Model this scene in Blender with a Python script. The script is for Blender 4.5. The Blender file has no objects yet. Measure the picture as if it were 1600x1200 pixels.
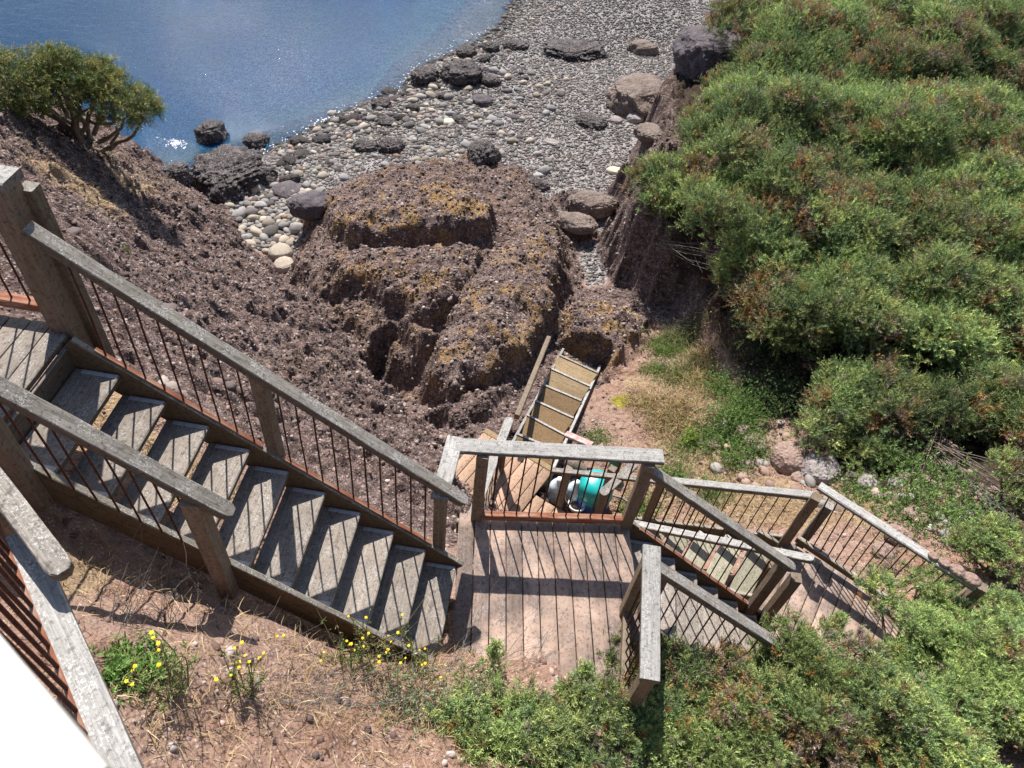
import bpy, math, random
import numpy as np
from mathutils import Vector, Matrix, Quaternion
random.seed(7); RNG = np.random.default_rng(7)
SC = bpy.context.scene
COL = SC.collection
# ------------------------------------------------------------ camera
FPX = 1176.889
CAM = np.array([0.351158, -2.990068, 5.640210])
ya, pb, rc = -0.033839304, 0.838897649, -0.135722303
F = np.array([math.sin(ya)*math.cos(pb), math.cos(ya)*math.cos(pb), -math.sin(pb)])
R0 = np.array([math.cos(ya), -math.sin(ya), 0.]); D0 = np.cross(F, R0)
R = math.cos(rc)*R0+math.sin(rc)*D0; D = -math.sin(rc)*R0+math.cos(rc)*D0
cd = bpy.data.cameras.new('camera'); cam = bpy.data.objects.new('camera', cd); COL.objects.link(cam)
cd.sensor_width = 36; cd.lens = 36*FPX/1600; cd.clip_start = .02; cd.clip_end = 3000
cd.dof.use_dof = True; cd.dof.focus_distance = 7.0; cd.dof.aperture_fstop = 9
cam.matrix_world = Matrix(((R[0], -D[0], -F[0], CAM[0]), (R[1], -D[1], -F[1], CAM[1]), (R[2], -D[2], -F[2], CAM[2]), (0, 0, 0, 1)))
SC.camera = cam
# ------------------------------------------------------------ light
SUN = np.array([-.27, .65, .95]); SUN = SUN/np.linalg.norm(SUN)
w = bpy.data.worlds.new('World'); SC.world = w; w.use_nodes = True
nt = w.node_tree; bg = nt.nodes['Background']; sk = nt.nodes.new('ShaderNodeTexSky'); sk.sky_type = 'NISHITA'
sk.sun_disc = False; sk.sun_elevation = math.asin(SUN[2]); sk.sun_rotation = math.atan2(SUN[0], SUN[1])
nt.links.new(sk.outputs[0], bg.inputs[0]); bg.inputs[1].default_value = .085
sl = bpy.data.lights.new('sun', 'SUN'); sl.energy = 5.; sl.angle = math.radians(.5); sl.color = (1, .95, .88)
so = bpy.data.objects.new('sun', sl); COL.objects.link(so)
so.rotation_euler = Vector(SUN).to_track_quat('Z', 'Y').to_euler()
SC.view_settings.view_transform = 'Standard'; SC.view_settings.look = 'None'; SC.view_settings.exposure = .76; SC.view_settings.gamma = 1
SC.cycles.max_bounces = 6; SC.cycles.transparent_max_bounces = 8

# where a sight line of the survey photo meets a horizontal or vertical plane of the site
def ray(x, y): return F+R*(x-800)/FPX+D*(y-600)/FPX
def at(x, y, z): d = ray(x, y); return CAM+d*(z-CAM[2])/d[2]
def onY(x, y, Y): d = ray(x, y); return CAM+d*(Y-CAM[1])/d[1]
def onP(x, y, P, n):
    d = ray(x, y); return CAM+d*(np.dot(np.asarray(P)-CAM, n)/np.dot(d, n))
# ------------------------------------------------------------ noise
_T = np.random.default_rng(3).random((8, 256, 256))
def vnoise(x, y, s=0):
    T = _T[s % 8]; xi = np.floor(x).astype(int); yi = np.floor(y).astype(int); fx = x-xi; fy = y-yi
    fx = fx*fx*(3-2*fx); fy = fy*fy*(3-2*fy); a = T[xi & 255, yi & 255]; b = T[(xi+1) & 255, yi & 255]; c = T[xi & 255, (yi+1) & 255]; d = T[(xi+1) & 255, (yi+1) & 255]
    return (a*(1-fx)+b*fx)*(1-fy)+(c*(1-fx)+d*fx)*fy
def fbm(x, y, o=4, s=0, g=.5):
    v = 0; a = 1; t = 0
    for i in range(o):
        v = v+a*vnoise(x+17.3*i, y+9.1*i, s+i); t += a; a *= g; x = x*2.03; y = y*2.03
    return v/t-.5
def cells(x, y, s=0):
    T1 = _T[s % 8]; T2 = _T[(s+1) % 8]; xi = np.floor(x).astype(int); yi = np.floor(y).astype(int); m = np.full(x.shape, 9.); idn = np.zeros(x.shape)
    for i in (-1, 0, 1):
        for j in (-1, 0, 1):
            cx = xi+i; cy = yi+j; r1 = T1[cx & 255, cy & 255]; r2 = T2[cx & 255, cy & 255]
            d = (cx+r1-x)**2+(cy+r2-y)**2; k = d < m; m = np.where(k, d, m); idn = np.where(k, _T[(s+2) % 8][cx & 255, cy & 255], idn)
    return np.sqrt(m), idn
def smooth(t): t = np.clip(t, 0, 1); return t*t*(3-2*t)
# ------------------------------------------------------------ materials
def C4(c): return (c[0], c[1], c[2], 1)
class NT:
    def __init__(s, name):
        s.m = bpy.data.materials.new(name); s.m.use_nodes = True; s.t = s.m.node_tree; s.b = s.t.nodes['Principled BSDF']; s.b.inputs['Roughness'].default_value = .85
        s.b.inputs['Specular IOR Level'].default_value = .25
    def n(s, k, **kw):
        o = s.t.nodes.new('ShaderNode'+k)
        for a, v in kw.items():
            if a.startswith('i_'):
                q = a[2:].replace('_', ' '); o.inputs[int(q) if q.isdigit() else q].default_value = v
            else: setattr(o, a, v)
        return o
    def l(s, a, b): s.t.links.new(a, b)
    def coord(s, k='Object', sc=(1, 1, 1), loc=None):
        c = s.n('TexCoord'); m = s.n('Mapping'); m.inputs['Scale'].default_value = sc; s.l(c.outputs[k], m.inputs[0])
        if loc is not None: s.l(loc, m.inputs['Location'])
        return m.outputs[0]
    def noise(s, v, sc, det=4, ro=.6, dist=0):
        o = s.n('TexNoise'); o.inputs['Scale'].default_value = sc; o.inputs['Detail'].default_value = det; o.inputs['Roughness'].default_value = ro; o.inputs['Distortion'].default_value = dist
        s.l(v, o.inputs['Vector']); return o.outputs[0]
    def vor(s, v, sc, feat='F1', out='Distance', rnd=1):
        o = s.n('TexVoronoi', feature=feat); o.inputs['Scale'].default_value = sc; o.inputs['Randomness'].default_value = rnd; s.l(v, o.inputs['Vector']); return o.outputs[out]
    def ramp(s, f, st):
        o = s.n('ValToRGB'); e = o.color_ramp.elements
        while len(e) < len(st): e.new(.5)
        for q, (p, c) in zip(e, st):
            q.position = p; q.color = C4(c) if not isinstance(c, (int, float)) else (c, c, c, 1)
        s.l(f, o.inputs[0]); return o.outputs[0]
    def mix(s, f, a, b, bt='MIX'):
        o = s.n('Mix', data_type='RGBA', blend_type=bt)
        for k, v in ((0, f), (6, a), (7, b)):
            if isinstance(v, (int, float)): o.inputs[k].default_value = v
            elif isinstance(v, tuple): o.inputs[k].default_value = C4(v)
            else: s.l(v, o.inputs[k])
        return o.outputs[2]
    def math(s, op, a, b=0, c=0):
        o = s.n('Math', operation=op)
        for k, v in ((0, a), (1, b), (2, c)):
            if isinstance(v, (int, float)): o.inputs[k].default_value = v
            else: s.l(v, o.inputs[k])
        return o.outputs[0]
    def attr(s, nm, out='Fac'): return s.n('Attribute', attribute_name=nm).outputs[out]
    def bump(s, h, d=.01, st=1., nrm=None):
        o = s.n('Bump'); o.inputs['Strength'].default_value = st; o.inputs['Distance'].default_value = d; s.l(h, o.inputs['Height'])
        if nrm: s.l(nrm, o.inputs['Normal'])
        s.l(o.outputs[0], s.b.inputs['Normal']); return o.outputs[0]
    def out(s, c): s.l(c, s.b.inputs['Base Color']); return s.m

def wood(name, dark, light, side, lichen=.5, licol=(.62, .62, .6), dust=None, sidemix=.8):
    t = NT(name); oi = t.n('ObjectInfo'); cx = t.n('CombineXYZ'); r = t.math('MULTIPLY', oi.outputs['Random'], 37.)
    t.l(r, cx.inputs[0]); t.l(r, cx.inputs[1]); t.l(r, cx.inputs[2])
    v = t.coord('Object', (1.2, 34, 34), cx.outputs[0]); vo = t.coord('Object', (1, 1, 1), cx.outputs[0])
    pr = t.attr('pl')
    g = t.noise(v, 2.2, 6, .65, .6); g2 = t.noise(v, 7, 4, .7)
    gr = t.mix(.45, g, g2)
    col = t.ramp(gr, [(.3, dark), (.52, tuple((a+b)/2 for a, b in zip(dark, light))), (.68, light)])
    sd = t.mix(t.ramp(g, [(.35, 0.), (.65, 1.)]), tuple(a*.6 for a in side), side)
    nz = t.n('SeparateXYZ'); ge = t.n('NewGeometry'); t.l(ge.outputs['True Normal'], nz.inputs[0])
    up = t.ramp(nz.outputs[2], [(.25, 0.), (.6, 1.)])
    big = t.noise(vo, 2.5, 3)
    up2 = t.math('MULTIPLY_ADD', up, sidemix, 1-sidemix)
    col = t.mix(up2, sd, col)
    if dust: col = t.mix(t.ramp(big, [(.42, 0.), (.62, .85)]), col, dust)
    L = t.noise(vo, 95, 4, .75); L2 = t.noise(vo, 9, 3)
    lm = t.math('MULTIPLY', t.ramp(L, [(.52, 0.), (.6, 1.)]), t.ramp(L2, [(.42, .0), (.6, 1.)]))
    lm = t.math('MULTIPLY', lm, t.math('MULTIPLY', up2, lichen))
    col = t.mix(lm, col, licol)
    dk = t.ramp(t.noise(vo, 34, 4, .7), [(.36, .35), (.48, 1.)])
    col = t.mix(.7, col, dk, 'MULTIPLY')
    hv = t.n('HueSaturation'); t.l(col, hv.inputs['Color']); t.l(t.math('MULTIPLY_ADD', oi.outputs['Random'], .35, .82), hv.inputs['Value'])
    hh = t.mix(1., hv.outputs[0], t.math('MULTIPLY_ADD', pr, .4, .8), 'MULTIPLY')
    t.bump(t.mix(.3, gr, L), .008, 1.); return t.out(hh)
M = {}
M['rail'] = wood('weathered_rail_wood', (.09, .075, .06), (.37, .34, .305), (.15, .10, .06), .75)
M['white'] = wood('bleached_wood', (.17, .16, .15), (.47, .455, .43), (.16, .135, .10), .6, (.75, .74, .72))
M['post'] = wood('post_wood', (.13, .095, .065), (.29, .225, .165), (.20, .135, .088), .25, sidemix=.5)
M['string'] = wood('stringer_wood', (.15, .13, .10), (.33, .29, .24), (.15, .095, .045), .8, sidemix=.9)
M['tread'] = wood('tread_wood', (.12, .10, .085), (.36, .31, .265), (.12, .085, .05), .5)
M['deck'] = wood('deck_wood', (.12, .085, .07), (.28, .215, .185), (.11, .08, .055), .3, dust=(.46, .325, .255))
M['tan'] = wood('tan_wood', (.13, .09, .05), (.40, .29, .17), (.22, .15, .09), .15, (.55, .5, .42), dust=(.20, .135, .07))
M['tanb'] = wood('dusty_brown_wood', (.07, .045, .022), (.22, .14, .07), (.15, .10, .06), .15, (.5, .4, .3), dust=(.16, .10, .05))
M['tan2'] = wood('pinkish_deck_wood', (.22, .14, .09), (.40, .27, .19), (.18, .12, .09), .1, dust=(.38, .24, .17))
def rust():
    t = NT('rusted_steel'); v = t.coord(); n = t.noise(v, 60, 4)
    t.bump(n, .002); return t.out(t.ramp(n, [(.35, (.035, .012, .008)), (.6, (.09, .028, .016))]))
M['rust'] = rust()
def rustrail():
    t = NT('rust_stained_wood'); v = t.coord('Object', (1, 8, 8)); n = t.noise(v, 4, 5, .7)
    return t.out(t.ramp(n, [(.3, (.10, .045, .028)), (.48, (.23, .085, .048)), (.66, (.31, .22, .16))]))
M['rustrail'] = rustrail()
def plain(name, c1, c2, sc=20, rough=.8, bump=.003, spec=.25):
    t = NT(name); v = t.coord(); n = t.noise(v, sc, 5, .65); t.b.inputs['Roughness'].default_value = rough; t.b.inputs['Specular IOR Level'].default_value = spec
    if bump: t.bump(n, bump)
    return t.out(t.ramp(n, [(.32, c1), (.66, c2)]))
M['zinc'] = plain('galvanised_steel', (.30, .30, .31), (.50, .50, .51), 30, .5)
M['teal'] = plain('teal_plastic', (.0, .30, .30), (.02, .42, .40), 6, .35, 0, .5)
M['blue'] = plain('blue_plastic', (.01, .06, .25), (.02, .10, .38), 6, .35, 0, .5)
M['jug'] = plain('milky_plastic', (.30, .42, .50), (.62, .72, .78), 8, .3, 0, .5)
M['whitep'] = plain('white_plastic', (.6, .62, .6), (.8, .8, .78), 8, .4, 0, .5)
M['greenp'] = plain('green_plastic', (.02, .13, .07), (.04, .2, .1), 8, .4, 0, .5)
M['paint'] = plain('white_cap_paint', (.34, .32, .28), (.66, .65, .62), 9, .6, .002)
M['redpaint'] = plain('faded_red_paint', (.32, .12, .10), (.5, .42, .4), 12, .8)
M['stem'] = plain('branch_bark', (.07, .05, .035), (.22, .18, .15), 40, .9, .004)

def rockmat(name, c1, c2, c3, spot=(.45, .42, .4), sp=.35, lich=0., sc=1.):
    t = NT(name); v = t.coord('Object'); big = t.noise(v, 3*sc, 5, .7); f = t.noise(v, 28*sc, 5, .7)
    c = t.ramp(t.mix(.5, big, f), [(.33, c1), (.5, c2), (.68, c3)])
    vv = t.vor(v, 22*sc, out='Color'); vd = t.vor(v, 22*sc)
    s = t.n('SeparateColor'); t.l(vv, s.inputs[0])
    msk = t.math('MULTIPLY', t.ramp(s.outputs[0], [(.62, 0.), (.68, 1.)]), t.ramp(vd, [(.3, 1.), (.5, 0.)]))
    c = t.mix(t.math('MULTIPLY', msk, sp), c, spot)
    if lich:
        l = t.math('MULTIPLY', t.ramp(t.noise(v, 1.6, 4), [(.5, 0.), (.62, 1.)]), t.ramp(f, [(.42, 0.), (.56, 1.)]))
        c = t.mix(t.math('MULTIPLY', l, lich), c, (.34, .20, .05))
    h = t.mix(.5, f, t.ramp(vd, [(0., 1.), (.6, 0.)])); t.bump(h, .03*1/sc, 1.)
    return t.out(c)
M['darkrock'] = rockmat('weedy_dark_rock', (.016, .013, .013), (.055, .046, .046), (.20, .17, .165), sp=.5, sc=1.5)
M['purple'] = rockmat('purple_mussel_rock', (.035, .03, .035), (.09, .075, .085), (.19, .165, .17), sp=.2, sc=2)
M['brownrock'] = rockmat('brown_conglomerate_rock', (.07, .052, .045), (.17, .13, .11), (.29, .23, .20), sp=.3)
M['boulder'] = rockmat('grey_pink_boulder', (.16, .14, .135), (.30, .26, .25), (.42, .39, .38), sp=.1, sc=1)
M['pinkrock'] = rockmat('pink_brown_boulder', (.16, .105, .085), (.29, .20, .165), (.38, .29, .25), sp=.3, sc=1)
M['cream'] = rockmat('cream_stone', (.45, .40, .29), (.58, .53, .40), (.66, .62, .5), sp=.05, sc=2)
def cob(n, a, b):
    t = NT(n); oi = t.n('ObjectInfo'); v = t.coord(); f = t.noise(v, 9, 4); c = t.ramp(f, [(.3, a), (.7, b)])
    hs = t.n('HueSaturation'); t.l(c, hs.inputs['Color']); t.l(t.math('MULTIPLY_ADD', oi.outputs['Random'], .6, .65), hs.inputs['Value']); t.bump(f, .01); return t.out(hs.outputs[0])
M['cobg'] = cob('grey_cobble', (.20, .19, .185), (.34, .32, .31))
M['cobt'] = cob('tan_cobble', (.26, .22, .17), (.44, .38, .31))
M['cobd'] = cob('dark_cobble', (.08, .07, .068), (.17, .15, .145))
def vcol(name, trans=.0, rough=.8):
    t = NT(name); t.b.inputs['Roughness'].default_value = rough; c = t.attr('col', 'Color'); t.l(c, t.b.inputs['Base Color'])
    if trans:
        tr = t.n('BsdfTranslucent'); t.l(c, tr.inputs[0]); mx = t.n('MixShader'); mx.inputs[0].default_value = trans
        t.l(t.b.outputs[0], mx.inputs[1]); t.l(tr.outputs[0], mx.inputs[2]); t.l(mx.outputs[0], t.t.nodes['Material Output'].inputs[0])
    return t.m
M['leaf'] = vcol('plant_leaf', .22, .6); M['straw'] = vcol('straw', .2, .8); M['pebble'] = vcol('pebble', 0, .8)
def ground():
    t = NT('ground'); v = t.coord('Object')
    big = t.noise(v, 1.1, 5, .6); mid = t.noise(v, 7, 5, .7); fin = t.noise(v, 45, 5, .75)
    vd = t.vor(v, 13); vc = t.vor(v, 13, out='Color'); sc_ = t.n('SeparateColor'); t.l(vc, sc_.inputs[0])
    vd2 = t.vor(v, 38); vc2 = t.vor(v, 38, out='Color'); s2 = t.n('SeparateColor'); t.l(vc2, s2.inputs[0])
    mf = t.mix(.5, mid, fin)
    # soil
    soil = t.ramp(mf, [(.34, (.105, .058, .042)), (.5, (.25, .148, .108)), (.66, (.40, .275, .21))])
    soil = t.mix(t.ramp(big, [(.4, 0.), (.65, .6)]), soil, (.28, .20, .17))
    soil = t.mix(t.math('MULTIPLY', t.ramp(s2.outputs[0], [(.78, 0.), (.84, .8)]), t.ramp(vd2, [(.25, 1.), (.45, 0.)])), soil, (.45, .37, .33))
    # rock
    rock = t.ramp(mf, [(.34, (.018, .013, .012)), (.5, (.100, .068, .061)), (.66, (.29, .21, .185))])
    rock = t.mix(t.math('MULTIPLY', t.ramp(sc_.outputs[0], [(.5, 0.), (.7, .75)]), t.ramp(vd, [(.2, 1.), (.5, 0.)])), rock, (.30, .23, .21))
    rock = t.mix(t.math('MULTIPLY', t.ramp(s2.outputs[1], [(.7, 0.), (.8, .8)]), t.ramp(vd2, [(.2, 1.), (.45, 0.)])), rock, (.44, .39, .36))
    lic = t.math('MULTIPLY', t.math('MULTIPLY', t.attr('lichen'), .95), t.math('MULTIPLY', t.ramp(t.noise(v, 2.4, 4), [(.48, 0.), (.6, 1.)]), t.ramp(fin, [(.46, .0), (.55, 1.)])))
    rock = t.mix(lic, rock, t.mix(mid, (.42, .19, .03), (.33, .25, .09)))
    # gravel
    grav = t.ramp(t.mix(.55, s2.outputs[2], fin), [(.2, (.10, .09, .088)), (.5, (.27, .25, .245)), (.8, (.42, .40, .39))])
    # dry grass
    dry = t.ramp(mf, [(.34, (.13, .085, .055)), (.5, (.29, .205, .135)), (.66, (.42, .32, .2))])
    e = t.math('MULTIPLY_ADD', mid, .5, -.25)
    def mk(a): return t.ramp(t.math('ADD', t.attr(a), e), [(.35, 0.), (.6, 1.)])
    c = t.mix(mk('rock'), soil, rock); c = t.mix(mk('gravel'), c, grav); c = t.mix(mk('dry'), c, dry)
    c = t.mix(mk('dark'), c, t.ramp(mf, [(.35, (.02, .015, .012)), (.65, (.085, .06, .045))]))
    c = t.mix(mk('sea'), c, t.ramp(t.mix(.5, s2.outputs[0], mid), [(.3, (.04, .06, .04)), (.55, (.18, .20, .11)), (.8, (.42, .42, .28))]))
    c = t.mix(mk('moss'), c, t.ramp(mf, [(.35, (.10, .09, .01)), (.6, (.33, .30, .04))]))
    h = t.mix(.5, fin, t.ramp(vd2, [(0., 1.), (.6, 0.)])); h = t.mix(.4, h, t.ramp(vd, [(0., 1.), (.6, 0.)]))
    t.bump(h, .035, .9); t.b.inputs['Roughness'].default_value = .95; t.b.inputs['Specular IOR Level'].default_value = .12
    return t.out(c)
M['ground'] = ground()
def water():
    t = NT('water'); v = t.coord('Object', (1, 1, 1)); v2 = t.coord('Object', (1.0, 1.7, 1))
    n = t.noise(v2, 2.2, 5, .6, .4); n2 = t.noise(v2, 9, 4, .7); n3_ = t.noise(v2, 26, 3, .7); sh = t.attr('shore'); nn = t.mix(.35, n, n2); nn = t.math('ADD', nn, t.math('MULTIPLY', n3_, t.math('MULTIPLY_ADD', sh, .42, .004)))
    o = t.n('Bump'); o.inputs['Strength'].default_value = 1; o.inputs['Distance'].default_value = .042; t.l(nn, o.inputs['Height'])
    tr = t.n('BsdfTransparent'); tr.inputs[0].default_value = (.62, .88, .95, 1); df = t.n('BsdfDiffuse'); df.inputs[0].default_value = (.0, .06, .165, 1); t.l(o.outputs[0], df.inputs['Normal'])
    gl = t.n('BsdfGlossy'); gl.inputs['Roughness'].default_value = .05; t.l(o.outputs[0], gl.inputs['Normal'])
    fr = t.n('Fresnel'); fr.inputs[0].default_value = 1.33; t.l(o.outputs[0], fr.inputs['Normal'])
    a = t.n('MixShader'); a.inputs[0].default_value = .5; t.l(tr.outputs[0], a.inputs[1]); t.l(df.outputs[0], a.inputs[2])
    b = t.n('MixShader'); t.l(fr.outputs[0], b.inputs[0]); t.l(a.outputs[0], b.inputs[1]); t.l(gl.outputs[0], b.inputs[2])
    mo = t.t.nodes['Material Output']; t.l(b.outputs[0], mo.inputs[0])
    va = t.n('VolumeAbsorption'); va.inputs[0].default_value = (.22, .62, .86, 1); va.inputs[1].default_value = .8; t.l(va.outputs[0], mo.inputs[1]); return t.m
M['water'] = water()
# ------------------------------------------------------------ object helpers
def mesh_np(name, V, Fc, mat, col=None, smoothf=False, parent=None, attrs=None):
    V = np.asarray(V, np.float32); Fc = np.asarray(Fc, np.int32); me = bpy.data.meshes.new(name); n, k = Fc.shape
    me.vertices.add(len(V)); me.vertices.foreach_set('co', V.ravel()); me.loops.add(n*k); me.loops.foreach_set('vertex_index', Fc.ravel())
    me.polygons.add(n); me.polygons.foreach_set('loop_start', np.arange(0, n*k, k, dtype=np.int32)); me.polygons.foreach_set('loop_total', np.full(n, k, np.int32))
    if smoothf: me.polygons.foreach_set('use_smooth', np.ones(n, bool))
    me.update(calc_edges=True)
    if col is not None:
        a = me.color_attributes.new('col', 'FLOAT_COLOR', 'POINT'); c = np.ones((len(V), 4), np.float32); c[:, :3] = col; a.data.foreach_set('color', c.ravel())
    for k2, vv in (attrs or {}).items():
        a = me.attributes.new(k2, 'FLOAT', 'POINT'); a.data.foreach_set('value', np.asarray(vv, np.float32))
    me.materials.append(M[mat]); o = bpy.data.objects.new(name, me); COL.objects.link(o)
    if parent is not None: o.parent = parent
    return o
def thing(name, label, cat, loc=(0, 0, 0), group=None):
    o = bpy.data.objects.new(name, None); COL.objects.link(o); o.location = tuple(loc); o.empty_display_size = .2
    o['label'] = label; o['category'] = cat
    if group: o['group'] = group
    return o
def tag(o, label, cat, group=None):
    o['label'] = label; o['category'] = cat
    if group: o['group'] = group
    return o
def board(name, A, B, wd, th, mat, parent=None, up=(0, 0, 1), ch=.006, jit=.0012, rnd=False, endw=None):
    """board from A to B (centre line of its top face), wd across, th down"""
    A = Vector(A); B = Vector(B); x = (B-A); L = x.length; x.normalize(); u = Vector(up); y = u.cross(x)
    if y.length < 1e-4: y = Vector((0, 1, 0))
    y.normalize(); z = x.cross(y)
    n = max(2, int(L/.12)+1); prof = []
    h = wd/2
    prof = [(-h+ch, 0), (h-ch, 0), (h, -ch), (h, -th+ch), (h-ch, -th), (-h+ch, -th), (-h, -th+ch), (-h, -ch)]
    V = []; Fc = []
    ts = list(np.linspace(0, L, n+1))
    if rnd: ts = ts[:-1]+[L-.05, L-.02, L]
    for t in ts:
        k = 1.
        if rnd and t > L-.051: k = {0: 1., 1: .86, 2: .5}[[L-.05, L-.02, L].index(t)]
        for (a, b) in prof: V.append((t, a*k+random.uniform(-jit, jit), b+random.uniform(-jit, jit)))
    m = len(ts)
    for i in range(m-1):
        for j in range(8): Fc.append((i*8+j, i*8+(j+1) % 8, (i+1)*8+(j+1) % 8, (i+1)*8+j))
    caps = [tuple(range(8)), tuple(reversed(range((m-1)*8, m*8)))]
    me = bpy.data.meshes.new(name); me.from_pydata(V, [], [tuple(reversed(f)) for f in Fc]+[tuple(reversed(c)) for c in reversed(caps)][::-1]); me.update()
    import bmesh
    bm = bmesh.new(); bm.from_mesh(me); bmesh.ops.recalc_face_normals(bm, faces=bm.faces); bm.to_mesh(me); bm.free()
    a = me.attributes.new('pl', 'FLOAT', 'POINT'); a.data.foreach_set('value', np.full(len(V), .5, np.float32))
    me.materials.append(M[mat]); o = bpy.data.objects.new(name, me); COL.objects.link(o)
    if parent is not None: o.parent = parent; A = A-parent.location
    o.matrix_local = Matrix(((x[0], y[0], z[0], A[0]), (x[1], y[1], z[1], A[1]), (x[2], y[2], z[2], A[2]), (0, 0, 0, 1)))
    return o
def post(A, H, parent, w=.09, mat='post', rot=0, ext=0., name='post'):
    A = Vector(A); c, s = math.cos(rot), math.sin(rot)
    return board(name, A+Vector((-w/2*c, -w/2*s, -ext)), A+Vector((-w/2*c, -w/2*s, H)), w, w, mat, parent, up=(-c, -s, 0)) if False else \
        board(name, A+Vector((w/2*c, w/2*s, -ext)), A+Vector((w/2*c, w/2*s, H)), w, w, mat, parent, up=(c, s, 0))
def tube_np(P, r, k=6):
    P = np.asarray(P, float); r = np.broadcast_to(r, len(P)); T = np.gradient(P, axis=0); T /= np.linalg.norm(T, axis=1)[:, None]+1e-9
    ref = np.array([.31, .2, .93]); N = np.cross(T, ref); N /= np.linalg.norm(N, axis=1)[:, None]+1e-9; Bn = np.cross(T, N)
    a = np.arange(k)*2*np.pi/k; V = (P[:, None]+r[:, None, None]*(np.cos(a)[None, :, None]*N[:, None]+np.sin(a)[None, :, None]*Bn[:, None])).reshape(-1, 3); Fc = []
    for i in range(len(P)-1):
        for j in range(k): Fc.append((i*k+j, i*k+(j+1) % k, (i+1)*k+(j+1) % k, (i+1)*k+j))
    return V, np.array(Fc)
class Acc:
    def __init__(s): s.V = []; s.F = []; s.C = []; s.n = 0
    def add(s, V, Fc, c=None):
        s.V.append(V); s.F.append(np.asarray(Fc)+s.n); s.n += len(V)
        if c is not None: s.C.append(np.broadcast_to(c, (len(V), 3)))
    def build(s, name, mat, parent=None, sm=False):
        V = np.concatenate(s.V)
        if parent is not None: V = V-np.array(parent.location)
        return mesh_np(name, V, np.concatenate(s.F), mat, np.concatenate(s.C) if s.C else None, sm, parent)
def rods(A0, A1, B0, B1, n, parent, skip=0., r=.0068, drop=0.):
    """n vertical steel balusters between the lower line A0-A1 and the upper line B0-B1"""
    A0, A1, B0, B1 = map(np.array, (A0, A1, B0, B1)); loc = np.array(parent.location)
    for i in range(n):
        t = (i+.5)/n; a = A0+(A1-A0)*t; b = B0+(B1-B0)*t; j = RNG.normal(0, .003, 3)
        V, Fc = tube_np([a-loc, (a+b)/2-loc+j, b-loc], r, 6); o = mesh_np('baluster', V, Fc, 'rust', smoothf=True, parent=parent)
# ------------------------------------------------------------ terrain
def px(l, z=None): return np.array([at(*(q if len(q) == 3 else (q[0], q[1], z))) for q in l])
def rbf(P, x, y, sm=.02):
    n = len(P); X = P[:, :2]
    def k(r2): return .5*r2*np.log(r2+1e-9)
    K = k(((X[:, None]-X[None])**2).sum(-1))+np.eye(n)*sm; A = np.zeros((n+3, n+3)); A[:n, :n] = K; A[:n, n] = 1; A[:n, n+1:] = X; A[n, :n] = 1; A[n+1:, :n] = X.T
    wv = np.linalg.solve(A, np.concatenate([P[:, 2], [0, 0, 0]])); o = wv[n]+wv[n+1]*x+wv[n+2]*y
    for i in range(n): o = o+wv[i]*k((x-X[i, 0])**2+(y-X[i, 1])**2)
    return o
def sdist(poly, x, y):
    """signed distance, positive inside"""
    P = np.asarray(poly)[:, :2]; d = np.full(x.shape, 1e9); ins = np.zeros(x.shape, bool); n = len(P)
    for i in range(n):
        a = P[i]; b = P[(i+1) % n]; e = b-a; t = np.clip(((x-a[0])*e[0]+(y-a[1])*e[1])/(e@e+1e-12), 0, 1)
        d = np.minimum(d, (x-a[0]-t*e[0])**2+(y-a[1]-t*e[1])**2)
        c = (a[1] > y) != (b[1] > y); xx = a[0]+(y-a[1])/(b[1]-a[1]+1e-12)*e[0]; ins ^= c & (x < xx)
    return np.where(ins, 1, -1)*np.sqrt(d)
ZW = -5.2
BEACH = np.vstack([px([(740, 68, ZW), (640, 118, ZW), (560, 165, ZW), (480, 205, ZW), (420, 235, ZW), (310, 262, ZW), (700, 150, -5.0), (620, 200, -4.95), (520, 240, -4.9), (440, 290, -4.8), (400, 350, -4.7), (430, 410, -4.6), (800, 120, -4.95), (900, 90, -4.95), (1020, 75, -5.0), (1060, 120, -4.7),
    (860, 200, -4.7), (950, 200, -4.6), (700, 220, -4.75), (600, 290, -4.6), (860, 290, -4.5), (940, 290, -4.5), (900, 360, -4.3), (930, 430, -4.1), (500, 500, -4.3), (600, 400, -4.4), (700, 500, -4.1), (600, 580, -4.0), (660, 640, -3.7), (740, 660, -3.5), (820, 640, -3.5),
    (950, 520, -3.75), (960, 600, -3.55), (1000, 480, -3.9), (1080, 520, -3.4), (1000, 640, -3.2)]),
    [[-9, 14, -5.9], [-6, 17.5, -5.9], [-6, 22, -6.2], [-4.2, 24, -5.7], [-12, 20, -7.5], [-20, 20, -9], [-20, 40, -12], [0, 45, -10], [20, 45, -9], [12, 26, -4.6], [3, 24, -4.7], [-1, 24, -4.95], [10, 15, -4.6], [-1, 30, -5.1], [5, 30, -4.8], [-6, 30, -7]]])
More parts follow.
